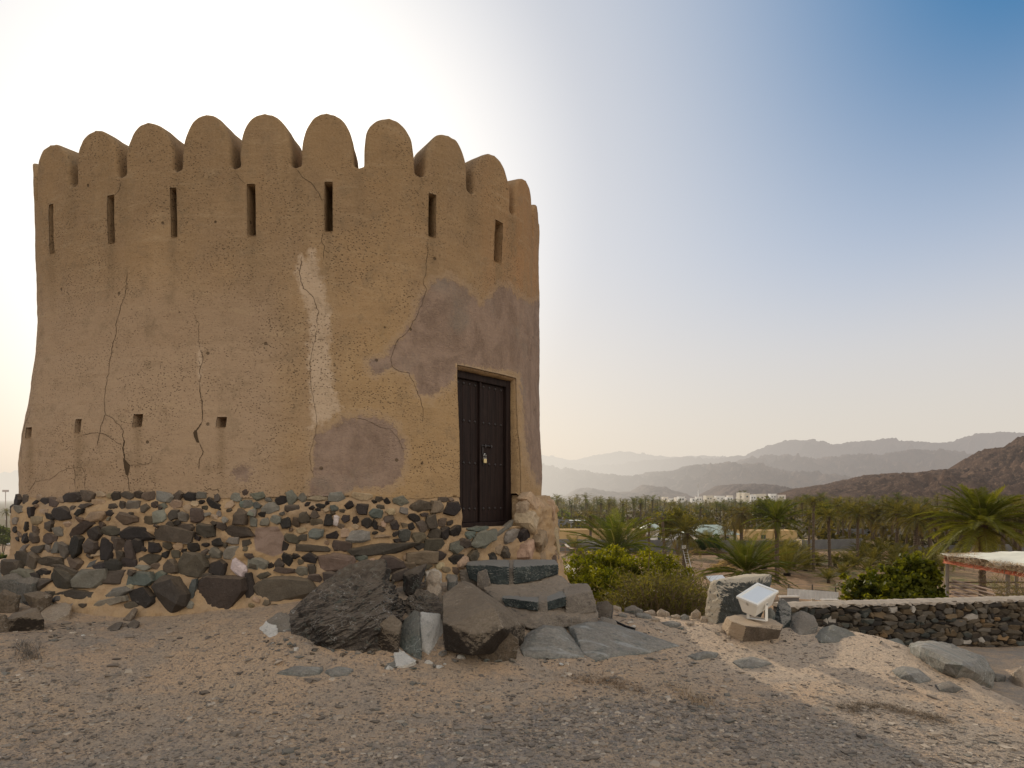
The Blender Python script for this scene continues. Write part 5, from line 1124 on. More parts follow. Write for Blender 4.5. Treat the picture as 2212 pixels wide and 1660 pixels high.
cv(('big', 0), seed=15, n=72, L=3.2, nleaf=58, llen=.54, e0=88, e1=-34, droop=46, wid=.020, dead=6, dcol=.35, gcol=((.070, .082, .012), (.165, .165, .030)))
for i in range(3): cv(('mid', i), seed=20+i, n=38, L=2.3, nleaf=26, llen=.44, e0=86, e1=-32, droop=54, wid=.020, dead=8, dcol=.5, gcol=G2)
for i in range(2): cv(('droop', i), seed=30+i, n=30, L=2.2, nleaf=22, llen=.46, e0=66, e1=-55, droop=85, wid=.024, dead=26, dcol=.8, gcol=G3)
cv(('sparse', 0), seed=40, n=11, L=2.2, nleaf=22, llen=.42, e0=78, e1=-40, droop=75, wid=.024, dead=4, dcol=.6, gcol=G3)
for i in range(3): cv(('low', i), seed=50+i, n=26, L=2.1, nleaf=26, llen=.40, e0=88, e1=15, droop=42, wid=.018, dead=5, dcol=.7, gcol=G2)
TM = [mesh_only('palm_trunk', *trunk_geo(i), M['trunk']) for i in range(3)]
TMb = mesh_only('palm_trunk', *trunk_geo(9, skirt=False), M['trunk'])
rp = random.Random(77)
def link(name, me, parent, loc, scale, rz=0):
    o = bpy.data.objects.new(name, me); C.objects.link(o); o.parent = parent; o.location = loc; o.scale = scale; o.rotation_euler = (0, 0, rz); return o
def palm(x, ycrown, Y, kind, wpx, label, group=None, var=None, ybase=None, lean=0, name='palm_tree', trunk=True):
    """a palm whose crown centre the photograph shows at (x, ycrown)"""
    X, _, zc = at(x, ycrown, Y); zb = gz1(X, Y)-.1
    if ybase is not None: zb = min(zb, at(x, ybase, Y)[2])
    n = sum(1 for k in CV if k[0] == kind); me = CV[(kind, (var if var is not None else rp.randrange(n)) % n)]
    L = {'lush': 3.1, 'big': 3.2, 'mid': 2.3, 'droop': 2.2, 'sparse': 2.2, 'low': 2.1}[kind]; s = wpx/F*Y/2/(L*.84)
    h = max(zc-zb, .15); ln = lean*h
    root = empty(name, (X-ln*.0, Y, zb), label, 'palm tree', group)
    if not lean and kind in ('mid', 'droop'): lean = rp.uniform(-.035, .035)
    link('trunk', rp.choice(TM), root, (0, 0, 0), (s*1.0 if s > .8 else .85, s*1.0 if s > .8 else .85, h), rp.uniform(0, 6)) if trunk else None
    link('crown', me, root, (0, 0, h-.05), (s, s, s), rp.uniform(0, 6))
    if lean: root.rotation_euler = (0, lean, 0)
    return root
def yb(y): return -VZ*F/(y-HY)          # depth of a trunk foot on the valley floor
palm(1330, 1192, 52, 'lush', 245, 'broad bright green palm with upright fronds rising behind the bright green bush', var=0)
palm(1478, 1152, 66, 'mid', 125, 'palm with a ladder leaning on its slim trunk', var=0)
palm(1678, 1126, 66, 'lush', 135, 'full dark palm behind the low feathery palm, before the ochre building', var=1)
palm(1612, 1238, 34, 'lush', 215, 'low trunkless palm with feathery fronds behind the floodlight boulder', var=1)
palm(2122, 1134, 42, 'big', 225, 'largest palm, with a wide golden-green crown above the thatched shelter')
palm(1757, 1086, yb(1236), 'mid', 40, 'tallest slim palm with a very small crown right of the ochre building', var=1)
palm(1793, 1116, yb(1230), 'mid', 72, 'palm with a medium crown just right of the tallest slim palm', var=2)
palm(1568, 1138, yb(1187), 'droop', 40, 'leftmost palm of the drooping cluster before the green-roofed house', 'drooping palms before the green-roofed house')
palm(1588, 1128, yb(1190), 'droop', 56, 'middle palm of the drooping cluster before the green-roofed house', 'drooping palms before the green-roofed house')
palm(1603, 1108, yb(1214), 'droop', 82, 'tallest palm of the drooping cluster before the green-roofed house', 'drooping palms before the green-roofed house')
palm(1402, 1132, yb(1202), 'sparse', 62, 'sparse palm with a few hanging fronds on a thick trunk before the ochre building')
palm(1276, 1114, yb(1178), 'droop', 58, 'shaggy dark-trunked palm at the left before the ochre building')
for k, (x, y0_, y1_, lab) in enumerate([(1358, 1117, 1195, 'broken palm trunk without a crown behind the broad bright green palm'), (1438, 1121, 1231, 'bare leaning palm trunk without a crown left of the palm with the ladder')]):
    Y = yb(y1_); X, _, z1_ = at(x, y0_, Y); zb = gz1(X, Y); root = empty('dead_palm', (X, Y, zb), lab, 'dead palm', 'palm trunks without crowns')
    link('trunk', TMb, root, (0, 0, 0), (.95, .95, z1_-zb), k); root.rotation_euler = (0, -.06 if k else -.03, 0)
    st = MB(); rs2 = random.Random(k)
    for i in range(7):
        a = i*.9; st.tube([(0, 0, z1_-zb-.15), (math.cos(a)*.16, math.sin(a)*.16, z1_-zb+.1+rs2.random()*.2)], [.05, .02], 4)
    st.build('frond_stumps', M['trunk'], root, False, True)
RG = [(1747,1115,1204,38,'mid'),(1811,1092,1162,52,'mid'),(1822,1107,1170,40,'mid'),(1836,1105,1172,60,'mid'),(1852,1112,1221,64,'mid'),(1864,1096,1162,46,'mid'),(1884,1104,1169,78,'droop'),(1892,1110,1169,50,'mid'),(1905,1137,1194,44,'droop'),
      (1928,1101,1171,60,'mid'),(1937,1110,1189,80,'mid'),(1958,1130,1196,48,'droop'),(1978,1122,1208,94,'mid'),(1984,1109,1184,60,'mid'),(1993,1126,1196,56,'droop'),(2010,1118,1200,80,'mid'),(2024,1122,1199,60,'mid'),(2046,1122,1196,64,'mid'),
      (2076,1110,1196,70,'mid'),(2084,1116,1196,60,'droop'),(2166,1118,1201,80,'mid'),(2192,1106,1199,90,'mid'),(2203,1124,1201,70,'mid'),(2230,1112,1190,90,'mid')]
for x, yc, y1_, w_, kd in RG:
    palm(x, yc, yb(y1_), kd, w_*1.12, 'shaggy palm hung with dead brown fronds in the right-hand grove' if kd == 'droop' else 'palm with a green crown on a straight bare trunk in the right-hand grove', 'palms of the right-hand grove')
LOW = [(1831,1216,44),(1876,1234,44),(1931,1208,56),(1866,1192,44),(1899,1192,50),(1954,1202,50),(2021,1214,60),(1804,1216,40),(1766,1214,40),(1709,1188,46),(1690,1200,60),(1712,1215,70),(1730,1206,50),(1380,1180,70),(1240,1185,46),(1525,1180,60),(1845,1222,40),(1985,1212,44),(1255,1200,40),(1600,1205,46),(1216,1158,36),(1650,1220,80),(1700,1235,90),(1480,1215,36),(1915,1235,40),(1888,1212,52),(1940,1226,50),(1965,1222,46),(1858,1205,44),(2000,1228,46),(1820,1240,44),(1790,1252,40),(1740,1225,50),(2035,1225,44),(1560,1180,40),(1640,1195,50)]
for x, y, w_ in LOW:
    Y = yb(y+9); yc = HY-(gz1((x-CX)/F*Y, Y)+.32)/Y*F
    palm(x, yc, Y, 'low', w_*1.75, 'young trunkless palm with fronds springing from the ground between the tall trunks', 'young palms on the grove floor')
# far palms: one mesh each, crown and trunk together
FARM = []
for i in range(4):
    v1, f1, c1 = crown_mesh(seed=60+i, n=26, L=3.0, nleaf=10, llen=.62, e0=84, e1=-42, droop=55, wid=.055, dead=10, dcol=.5, gcol=G2 if i % 2 else ((.045, .060, .016), (.085, .095, .028)))
    H = 6.5; v2, f2 = trunk_geo(i, H, .19, .15, 6, 10); n2 = len(v1)
    FARM.append(mesh_only('palm_tree', np.vstack([v1+[0, 0, H], v2]), f1+[tuple(q+n2 for q in p) for p in f2], [M['frond'], M['trunk']], np.vstack([c1, np.ones((len(v2), 3))*.1]), [0]*len(f1)+[1]*len(f2)))
def farpalm(x, Y, s, lab, group):
    X = (x-CX)/F*Y; o = bpy.data.objects.new('palm_tree', rp.choice(FARM)); C.objects.link(o); o.location = (X, Y, gz1(X, Y)-.1); q_ = rp.uniform(1.0, 1.45)*max(s, .85); o.scale = (q_, q_, s); o.rotation_euler = (0, rp.uniform(-.09, .09), rp.uniform(0, 6.3)); return tag(o, lab, 'palm tree', group)
for k in range(285):
    x = rp.uniform(1175, 2260); Y = 128+520*rp.random()**1.35
    if Y < 190: Y += 60
    hmax = 8.3 if x < 1700 else 8.6
    if 1425 < x < 1710 and Y > 190: hmax = 6.6
    H = rp.uniform(.55, 1.22)*hmax*(1.0 if Y > 220 else .86)
    farpalm(x, Y, H/7.9, 'distant date palm in the wide grove before the hills', 'palms of the distant grove')
gm_ = MB(); ra = np.random.default_rng(5); _vs = []
for i in range(3):
    v1, f1, c1 = crown_mesh(seed=160+i, n=17, L=3.4, nleaf=6, llen=.85, e0=80, e1=-40, droop=55, wid=.10, dead=5, dcol=.5, gcol=G2); _vs.append((v1, f1, c1))
for k in range(300):
    x = ra.uniform(1170, 2260) if k < 190 else ra.uniform(720, 1170); Y = 300+450*ra.random(); H = ra.uniform(5.0, 7.9)*(.76 if 1425 < x < 1710 else 1.0 if x < 1700 else 1.12); X = (x-CX)/F*Y; v1, f1, c1 = _vs[k % 3]; a = ra.uniform(0, 6.28); q = v1 @ np.array([[math.cos(a), math.sin(a), 0], [-math.sin(a), math.cos(a), 0], [0, 0, 1]])
    z = gz1(X, Y); gm_.add(q*ra.uniform(.85, 1.25)+[X, Y, z+H], f1, c1*ra.uniform(.75, 1.2)); gm_.tube([(X, Y, z), (X, Y, z+H)], .2, 4, (.06, .045, .03))
o = gm_.build('palm_grove', M['frond']); tag(o, kind='stuff', label='far mass of date palms closing the valley before the hills', cat='palm grove')
for x, yc, yb_, lab in [(1245, 1073, 1100, 'palm standing clear above the distant grove near the tower'), (1599, 1066, 1094, 'left one of two tall palms silhouetted before the white town'), (1609, 1066, 1094, 'right one of two tall palms silhouetted before the white town'), (1293, 1088, 1108, 'small upright palm in the near edge of the distant grove')]:
    Y = yb(yb_); s = (-VZ-(yc-HY)/F*Y)/6.5; farpalm(x, Y, s, lab, None)

# ================================================================ BUSHES AND LEAFY TREES
def leafcloud(blobs, n, size, c0, c1, seed, flat=.0, clump=.12, clumps=None, asp=.5, dark=.45):
    r = np.random.default_rng(seed); B = np.array(blobs, float); w = B[:, 3]*B[:, 4]*B[:, 5]; w = w/w.sum()
    K = clumps or n//28; k = r.choice(len(B), K, p=w); d = r.normal(size=(K, 3)); d /= np.linalg.norm(d, axis=1)[:, None]; rad = r.random(K)**.33
    cen = B[k, :3]+d*rad[:, None]*B[k, 3:6]; cs = clump*r.uniform(.5, 1.5, K)
    j = r.integers(0, K, n); g = r.normal(size=(n, 3)); g /= np.linalg.norm(g, axis=1)[:, None]
    P = cen[j]+g*(r.random(n)**.5*cs[j])[:, None]*np.array([1, 1, .75])
    a = r.normal(size=(n, 3)); a /= np.linalg.norm(a, axis=1)[:, None]; b = np.cross(a, g+.3*r.normal(size=(n, 3))); b /= np.linalg.norm(b, axis=1)[:, None]+1e-9
    s = (size*r.uniform(.6, 1.4, n))[:, None]
    V = np.stack([P-a*s*.5, P+b*s*asp*.5, P+a*s*.5, P-b*s*asp*.5], 1).reshape(-1, 3)
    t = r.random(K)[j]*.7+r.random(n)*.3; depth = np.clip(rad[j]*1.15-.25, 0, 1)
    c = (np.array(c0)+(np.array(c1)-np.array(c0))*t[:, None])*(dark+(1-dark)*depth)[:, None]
    Fc = np.arange(4*n).reshape(n, 4); return V, Fc.tolist(), np.repeat(c, 4, 0)
def stems(base, blobs, n, seed, r0=.03):
    b = MB(); r = random.Random(seed)
    for i in range(n):
        q = r.choice(blobs); e = np.array(q[:3])+np.array([r.gauss(0, .5)*q[3], r.gauss(0, .5)*q[4], r.uniform(-.3, .6)*q[5]]); m = (np.array(base)+e)/2+np.array([r.gauss(0, .1), r.gauss(0, .1), 0])*np.linalg.norm(e-base)*.5
        b.tube([np.array(base)+[r.gauss(0, .05), r.gauss(0, .05), 0], m, e], [r0, r0*.65, r0*.2], 5)
    return b
def bush(name, cat, label, blobs, n, size, c0, c1, seed, group=None, clump=.12, nst=14, r0=.03, asp=.5, mat='leaf', stemname='stem', dark=.45):
    blobs = list(blobs); ro = random.Random(seed*7+1)
    for i in range(14):
        q = ro.choice(blobs[:len(blobs) if i < 1 else max(1, len(blobs)-i)]); a_ = ro.uniform(0, 6.28); e_ = ro.uniform(-.3, 1.0); h_ = math.sqrt(max(0, 1-e_*e_)); k_ = ro.uniform(1.0, 1.25); blobs.append((q[0]+math.cos(a_)*h_*q[3]*k_, q[1]+math.sin(a_)*h_*q[4]*k_, q[2]+e_*q[5]*k_, q[3]*.28, q[4]*.28, q[5]*.28))
    B = np.array(blobs); bx, by = B[:, 0].mean(), B[:, 1].mean(); bz = gz1(bx, by)
    root = empty(name, (bx, by, bz-.05), label, cat, group)
    v, f, c = leafcloud(blobs, n, size, c0, c1, seed, clump=clump, asp=asp, dark=dark)
    mk('foliage', v, f, M[mat], root, None, False, None, c); stems((bx, by, bz-.1), blobs, nst, seed, r0).build(stemname, M['twig'], root); return root
def bl(L, Y): return [(*at(x, y, Y+dY), rx/F*Y, rx/F*Y, rz/F*Y) for x, y, rx, rz, dY in L]
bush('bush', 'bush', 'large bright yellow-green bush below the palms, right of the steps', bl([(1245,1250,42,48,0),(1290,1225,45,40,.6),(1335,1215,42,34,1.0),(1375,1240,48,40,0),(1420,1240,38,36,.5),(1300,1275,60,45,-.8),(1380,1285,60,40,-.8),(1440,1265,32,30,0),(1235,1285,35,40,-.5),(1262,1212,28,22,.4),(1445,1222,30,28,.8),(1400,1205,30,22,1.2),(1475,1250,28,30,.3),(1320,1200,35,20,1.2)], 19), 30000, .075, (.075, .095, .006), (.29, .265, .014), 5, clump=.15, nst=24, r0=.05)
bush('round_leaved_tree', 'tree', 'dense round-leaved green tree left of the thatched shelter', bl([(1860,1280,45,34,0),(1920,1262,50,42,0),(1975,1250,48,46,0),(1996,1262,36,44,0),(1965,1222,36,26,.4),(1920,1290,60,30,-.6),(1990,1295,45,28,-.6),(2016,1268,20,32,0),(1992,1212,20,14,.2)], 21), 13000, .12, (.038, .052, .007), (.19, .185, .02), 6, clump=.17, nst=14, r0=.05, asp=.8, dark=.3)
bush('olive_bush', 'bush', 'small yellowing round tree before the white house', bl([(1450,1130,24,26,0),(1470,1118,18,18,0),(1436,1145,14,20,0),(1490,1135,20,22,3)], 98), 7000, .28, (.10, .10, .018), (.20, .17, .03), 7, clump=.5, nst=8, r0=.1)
for k, (x, y, w_, h_, Y, lab) in enumerate([(1208,1118,26,14,235,'bright light green crop patch of tall leaves at the edge of the distant grove'), (1180,1150,20,20,150,'dark bush beside the ochre building near the tower'), (1255,1155,26,16,150,'dull green bush beside the ochre building near the white canopy'), (1530,1178,40,20,102,'dark green bush against the grey wall'), (1780,1102,24,22,170,'yellow-green bushy tree among the trunks behind the tallest slim palm'), (1650,1100,34,26,190,'olive tree crown behind the full dark palm')]):
    bush('bush', 'bush', lab, bl([(x-w_*.4, y, w_*.5, h_*.6, 0), (x+w_*.3, y-h_*.2, w_*.55, h_*.7, 1), (x, y+h_*.3, w_*.7, h_*.5, -1)], Y), 2600, Y*.0032, *[((.12, .15, .015), (.24, .27, .03)), ((.03, .045, .014), (.06, .075, .02)), ((.05, .065, .02), (.09, .10, .03)), ((.03, .05, .014), (.06, .085, .02)), ((.10, .11, .02), (.18, .16, .03)), ((.06, .07, .02), (.11, .11, .03))][k], 20+k, None, clump=Y*.006, nst=6, r0=.08)
# feathery shrub: long thin arched twigs set with tiny leaves
def twig_shrub(name, label, x0, x1, ybase, ytop, Y, n, c0, c1, seed, group=None, dy=.8, leaf=True):
    r = random.Random(seed); st = MB(); V = []; Cc = []; Xc, _, _ = at((x0+x1)/2, ybase, Y); root = empty(name, (Xc, Y, gz1(Xc, Y)-.05), label, 'bush', group)
    for i in range(n):
        x = r.uniform(x0, x1); Yk = Y+r.uniform(-dy, dy); X, _, z0_ = at(x, ybase, Yk); z0_ = min(z0_, gz1(X, Yk)+.3) if False else gz1(X, Yk)-.03
        top = at(x, ytop, Yk)[2]; prof = 1-.55*abs((x-(x0+x1)/2)/((x1-x0)/2))**2; h = max((top-z0_)*prof*r.uniform(.6, 1.08), .2); a = r.uniform(0, 6.28); l = h*r.uniform(.15, .5)
        d = np.array([math.cos(a), math.sin(a), 0])*l; p0 = np.array([X, Yk, z0_]); pts = [p0, p0+d*.3+[0, 0, h*.5], p0+d*.65+[0, 0, h*.85], p0+d*1.1+[0, 0, h*r.uniform(.9, 1.05)]]
        st.tube(pts, [.007, .005, .0035, .0015], 3, cap=False)
        for j in range(16 if leaf else 5):
            t = r.uniform(.2, 1)*2.999; k = int(t); q = np.array(pts[k])*(1-t+k)+np.array(pts[k+1])*(t-k); b = np.array([r.gauss(0, 1), r.gauss(0, 1), r.gauss(.5, .8)]); b /= np.linalg.norm(b); s = r.uniform(.04, .11); w_ = np.cross(b, [r.gauss(0, 1), r.gauss(0, 1), r.gauss(0, 1)]); w_ = w_/np.linalg.norm(w_)*.006
            V += [q-w_, q+w_, q+b*s+w_*.5, q+b*s-w_*.5]; Cc += [np.array(c0)+(np.array(c1)-np.array(c0))*r.random()]*4
    st.build('stem', M['twig'], root); mk('foliage', np.array(V), np.arange(len(V)).reshape(-1, 4).tolist(), M['leaf'], root, None, False, None, np.array(Cc)); return root
twig_shrub('feathery_shrub', 'wispy olive shrub of thin twigs along the hill edge below the bright bush', 1318, 1540, 1345, 1238, 10.6, 1300, (.06, .058, .02), (.13, .115, .038), 3)
twig_shrub('twiggy_bush', 'dry twiggy bush leaning against the near end of the thatched shelter', 2148, 2300, 1320, 1252, 17.5, 700, (.075, .065, .03), (.13, .105, .05), 4, dy=1.2)
twig_shrub('twiggy_bush', 'bare dry shrub between the bright bush and the palm with the ladder', 1440, 1500, 1290, 1195, 24, 120, (.08, .07, .03), (.13, .11, .05), 9, dy=.8, leaf=False)
# brush piles and ground plants on the orchard floor
for k, (x, y, w_, h_) in enumerate([(1418,1206,34,14),(1442,1215,36,16),(1388,1195,30,10),(1540,1190,50,16),(1505,1192,40,12),(1578,1215,60,16),(1510,1178,30,10),(1560,1225,50,12)]):
    Y = yb(y+h_*.5); X = (x-CX)/F*Y; b = MB(); r = random.Random(k); W_ = w_/F*Y/2; H_ = h_/F*Y
    for i in range(260):
        a = r.uniform(0, 6.28); q = r.random()**.6; p = np.array([X+math.cos(a)*q*W_, Y+math.sin(a)*q*W_*.6, gz1(X, Y)+H_*(1-q*q)*r.random()]); d = np.array([r.gauss(0, 1), r.gauss(0, 1), r.gauss(0, .3)])*.45; w2 = np.array([0, 0, .03])
        b.add([p-d-w2, p+d-w2, p+d+w2, p-d+w2], [(0, 1, 2, 3)], np.array([.19, .14, .095])*r.uniform(.5, 1.4))
    root = np.array((X, Y, gz1(X, Y))); o = mk('brush_pile', np.vstack(b.v)-root, b.f, M['frond'], None, None, False, None, np.vstack(b.c)); o.location = root; tag(o, 'low heap of dry cut fronds and brush on the orchard floor', 'brush pile', 'heaps of dry brush')
# scrub that fills the far grove floor
r = np.random.default_rng(3); n = 2300; n = 1500; xs_ = np.where(r.random(n) < .77, r.uniform(1165, 2300, n), r.uniform(720, 1165, n)); Ys_ = 150+560*r.random(n)**1.3; right_ = (xs_ > 1740) & (r.random(n) < .14); Ys_[right_] = r.uniform(112, 165, right_.sum()); bb = []
Vs, Fs, Cs = [], [], []
Xs_ = (xs_-CX)/F*Ys_
m = 26*n; k = np.repeat(np.arange(n), 26); hh = (r.uniform(1.0, 5.2, n)*np.clip((Ys_-110)/120, .35, 1))[k]; P = np.c_[Xs_[k]+r.normal(0, 1.5, m), Ys_[k]+r.normal(0, 1.5, m), VZ+hh*r.random(m)]
a = r.normal(size=(m, 3)); a /= np.linalg.norm(a, axis=1)[:, None]; b = np.cross(a, r.normal(size=(m, 3))); b /= np.linalg.norm(b, axis=1)[:, None]; s = r.uniform(.35, .9, m)[:, None]
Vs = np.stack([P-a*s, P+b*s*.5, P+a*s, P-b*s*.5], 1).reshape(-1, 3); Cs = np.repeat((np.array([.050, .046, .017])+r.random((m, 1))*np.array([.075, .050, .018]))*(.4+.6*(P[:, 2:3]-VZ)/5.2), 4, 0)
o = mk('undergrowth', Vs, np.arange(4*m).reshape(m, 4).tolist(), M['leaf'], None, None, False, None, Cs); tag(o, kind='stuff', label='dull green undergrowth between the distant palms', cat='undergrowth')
# left of the tower
palm(14, 1106, 150, 'mid', 26, 'hazy palm left of the tower', None, 0)
bush('bush', 'bush', 'hazy green bush at the left edge beyond the tower', bl([(0,1145,14,14,0),(14,1152,14,10,0),(-10,1150,16,14,0),(8,1168,20,8,-2)], 92), 2500, .3, (.05, .065, .02), (.09, .10, .03), 31, None, clump=.5, nst=6, r0=.08)
bush('bush', 'bush', 'low green ground plant beside the rubble at the left edge', bl([(0,1205,8,5,0),(12,1207,6,4,0)], 30), 500, .10, (.05, .07, .02), (.09, .11, .03), 32, None, clump=.15, nst=4, r0=.02)
# ================================================================ WALLS AND HOUSES IN THE VALLEY
def wall_run(name, label, pts, h, th, mat, cat='wall', group=None, cope=None):
    root = empty(name, (pts[0][0], pts[0][1], pts[0][2]), label, cat, group); b = MB(); cb2 = MB()
    for p, q in zip(pts, pts[1:]):
        p, q = np.array(p), np.array(q); t_ = (q-p)[:2]; L = np.linalg.norm(t_); t_ /= L; n_ = np.array([-t_[1], t_[0]])*th/2
        V = [(p[0]-n_[0], p[1]-n_[1], p[2]-.4), (p[0]+n_[0], p[1]+n_[1], p[2]-.4), (p[0]+n_[0], p[1]+n_[1], p[2]+h), (p[0]-n_[0], p[1]-n_[1], p[2]+h)]
        W = [(x+q[0]-p[0], y+q[1]-p[1], z+q[2]-p[2]) for x, y, z in V]
        b.add(V+W, [(0, 1, 2, 3), (7, 6, 5, 4), (0, 3, 7, 4), (1, 5, 6, 2), (3, 2, 6, 7)])
        k = max(1, int(L/4))
        for i in range(k+1):
            c = p+(q-p)*i/k; cb2.box((c[0], c[1], c[2]+h/2+.02), (.28, th+.08, h+.06), math.atan2(t_[1], t_[0]))
    b.build('panel', mat, root); cb2.build('pier', mat, root); return root
def vp(x, Y, z=VZ): return ((x-CX)/F*Y, Y, z)
wall_run('block_wall', 'long grey concrete block wall running before the ochre building and white house', [vp(1190, 108), vp(1440, 105), vp(1720, 104)], 1.72, .2, M['blockwall'])
wall_run('block_wall', 'grey block wall continuing among the straight trunks at right', [vp(1735, 108), vp(1860, 112)], 1.55, .2, M['blockwall'])
wall_run('block_wall', 'low brownish block wall behind the largest palm', [vp(1925, 100), vp(2300, 108)], 1.1, .2, M['blockwall'])
wall_run('block_wall', 'pale block wall far back between the trunks of the grove', [vp(1810, 150), vp(2060, 146)], 1.5, .2, M['blockwall'])
wall_run('block_wall', 'far grey wall with green crops behind, near the tower', [vp(1170, 200), vp(1262, 200)], 2.1, .2, M['blockwall'])
def house(name, label, x0, x1, Y, h, dep, col, roof=None, wins=(), group=None, z=VZ, rh=1.2, par=.0, door=None, cat='house'):
    X0, X1 = (x0-CX)/F*Y, (x1-CX)/F*Y; root = empty(name, ((X0+X1)/2, Y, z), label, cat, group); b = MB(); w_ = X1-X0
    b.box(((X0+X1)/2, Y+dep/2, z+h/2-.2), (w_, dep, h+.4), col=col)
    b.build('wall', M['house'], root)
    if par:
        q = MB()
        for c, s in ((((X0+X1)/2, Y+.1, z+h+par/2), (w_+.06, .25, par)), (((X0+X1)/2, Y+dep-.1, z+h+par/2), (w_+.06, .25, par)), ((X0+.1, Y+dep/2, z+h+par/2), (.25, dep-.46, par)), ((X1-.1, Y+dep/2, z+h+par/2), (.25, dep-.46, par))): q.box(c, s, col=np.array(col)*1.04)
        q.build('parapet', M['house'], root)
    if roof == 'hip':
        q = MB(); e = .5; zr = z+h; V = [(X0-e, Y-e, zr), (X1+e, Y-e, zr), (X1+e, Y+dep+e, zr), (X0-e, Y+dep+e, zr), (X0+w_*.28, Y+dep/2, zr+rh), (X1-w_*.28, Y+dep/2, zr+rh)]
        q.add(V, [(0, 1, 5, 4), (2, 3, 4, 5), (1, 2, 5), (3, 0, 4), (3, 2, 1, 0)])
        n = int(w_/.5)
        for i in range(n):      # sheet ribs on the front slope
            t_ = (i+.5)/n; a = np.array([X0-e+(w_+2*e)*t_, Y-e, zr+.03]); tt_ = min(1, t_/.28, (1-t_)/.28); c = a+(np.array([X0+w_*(.28+.44*np.clip((t_-.28)/.44, 0, 1)), Y+dep/2, zr+rh+.03])-a)*tt_
            c[0] = a[0]; q.tube([a, c], .035, 3)
        q.build('roof', M['greenroof'], root)
    for wx, wz, ww, wh in wins:
        f_ = MB(); cx_ = X0+w_*wx; f_.box((cx_, Y-.03, z+wz), (ww+.16, .08, wh+.16), col=np.array(col)*.8); fo = f_.build('window', M['house'], root)
        p = MB(); p.box((cx_, Y-.075, z+wz), (ww, .04, wh)); p.build('pane', M['glass'], fo)
    return root
W_, CR_, OC = (.72, .69, .64), (.62, .55, .44), (.50, .34, .155)
house('long_building', 'long low ochre building with a plain wall behind the grey block wall near the tower', 1193, 1408, 122, 2.35, 6, OC, None, [], None, VZ, 0, .18, cat='building')
house('long_building', 'second low ochre building right of the green-roofed cream house', 1600, 1722, 122, 2.2, 6, OC, None, [(.4, 1.3, .8, .7)], None, VZ, 0, .18, cat='building')
house('house', 'white house with a pale green roof corner behind the yellowing tree', 1405, 1430, 118, 2.7, 7, W_, 'hip', [(.78, 1.5, .6, .9)], None, VZ, 1.0)
house('house', 'low white courtyard house between the two green-roofed ones', 1432, 1500, 119, 1.75, 4, (.66, .65, .66), None, [(.5, 1.1, .7, .6), (.8, 1.1, .7, .6)], None, VZ, 0, .1)
house('house', 'cream house with a pale green corrugated hip roof behind the drooping palms', 1503, 1592, 116, 2.0, 8, CR_, 'hip', [(.12, 1.3, .7, .8), (.75, 1.3, .7, .7)], None, VZ, 1.5)
# heap of sand
v, f = ico(4); hp = v*[3.2, 2.2, 1.5]; hp = hp*(1+fbm(v*2, 3, 4)[:, None]*.2); o = mk('sand_heap', hp, f, simple('pale_sand', (.58, .42, .22), .95, .2, 1, True)); o.location = vp(1735, 112, VZ-.1); tag(o, 'pale heap of sand behind the grey wall, right of the ochre building', 'sand heap')
# canopy
cn = empty('canopy', vp(1247, 180), 'white flat-roofed canopy on thin posts near the tower', 'canopy'); X, Y, Z = vp(1247, 180); b = MB(); b.box((X, Y, VZ+2.4), (4.0, 4, .12), col=(.75, .74, .70)); b.build('roof', M['house'], cn)
for sx in (-1.8, 1.8):
    for sy in (-1.8, 1.8): b = MB(); b.tube([(X+sx, Y+sy, VZ-.1), (X+sx, Y+sy, VZ+2.35)], .06, 6); b.build('post', M['pipe'], cn)
# the white town under the hills
rt = random.Random(21)
for k in range(34):
    x = [rt.uniform(1500, 1690), rt.uniform(1430, 1500), rt.uniform(1535, 1670)][k % 3]; Y = rt.uniform(620, 1000) if k % 3 else rt.uniform(800, 1050); h = rt.uniform(5, 8.5) if k % 3 != 1 else rt.uniform(3.5, 5); wpx = rt.uniform(7, 19); z = (HY-(1088 if k % 3 != 1 else 1087))/F*Y*1.0+rt.uniform(0, 2.0)+max(0, (x-1560)/45)
    house('town_house', 'pale flat-roofed house of the white town under the far hills', x, x+wpx, Y, h, 9, rt.choice([W_, W_, CR_, (.66, .58, .50), (.74, .66, .55)]), None, [(.25, h*.62, 1.3, 1.5), (.7, h*.62, 1.3, 1.5)] if wpx > 11 else [(.5, h*.6, 1.4, 1.5)], 'houses of the white town', z, 0, .6)
    gl_ = None
o = MB(); X, Y, Z = vp(1508, 900); o.tube([(X, Y, VZ), (X, Y, (HY-1047)/F*Y)], [.9, .55], 8, (.8, .78, .75)); m_ = o.build('mast', M['house'], None, True); tag(m_, 'thin white mast rising before the hazy hills near the white town', 'mast')
lm = empty('floodlight_mast', vp(12, 260), 'hazy lighting mast far left of the tower', 'mast'); X, Y, Z = vp(12, 260); b = MB(); b.tube([(X, Y, VZ), (X, Y, (HY-1062)/F*Y)], [.16, .12], 6, (.6, .5, .45)); b.build('pole', M['house'], lm, True)
b = MB(); b.box((X, Y, (HY-1061)/F*Y), (2.2, .4, .8), col=(.5, .42, .38)); b.build('lamp_head', M['house'], lm)
house('house', 'white wall of a building half hidden by haze left of the tower', 10, 60, 120, 1.6, 5, (.6, .6, .6), None, [], None, VZ, 0, .1)
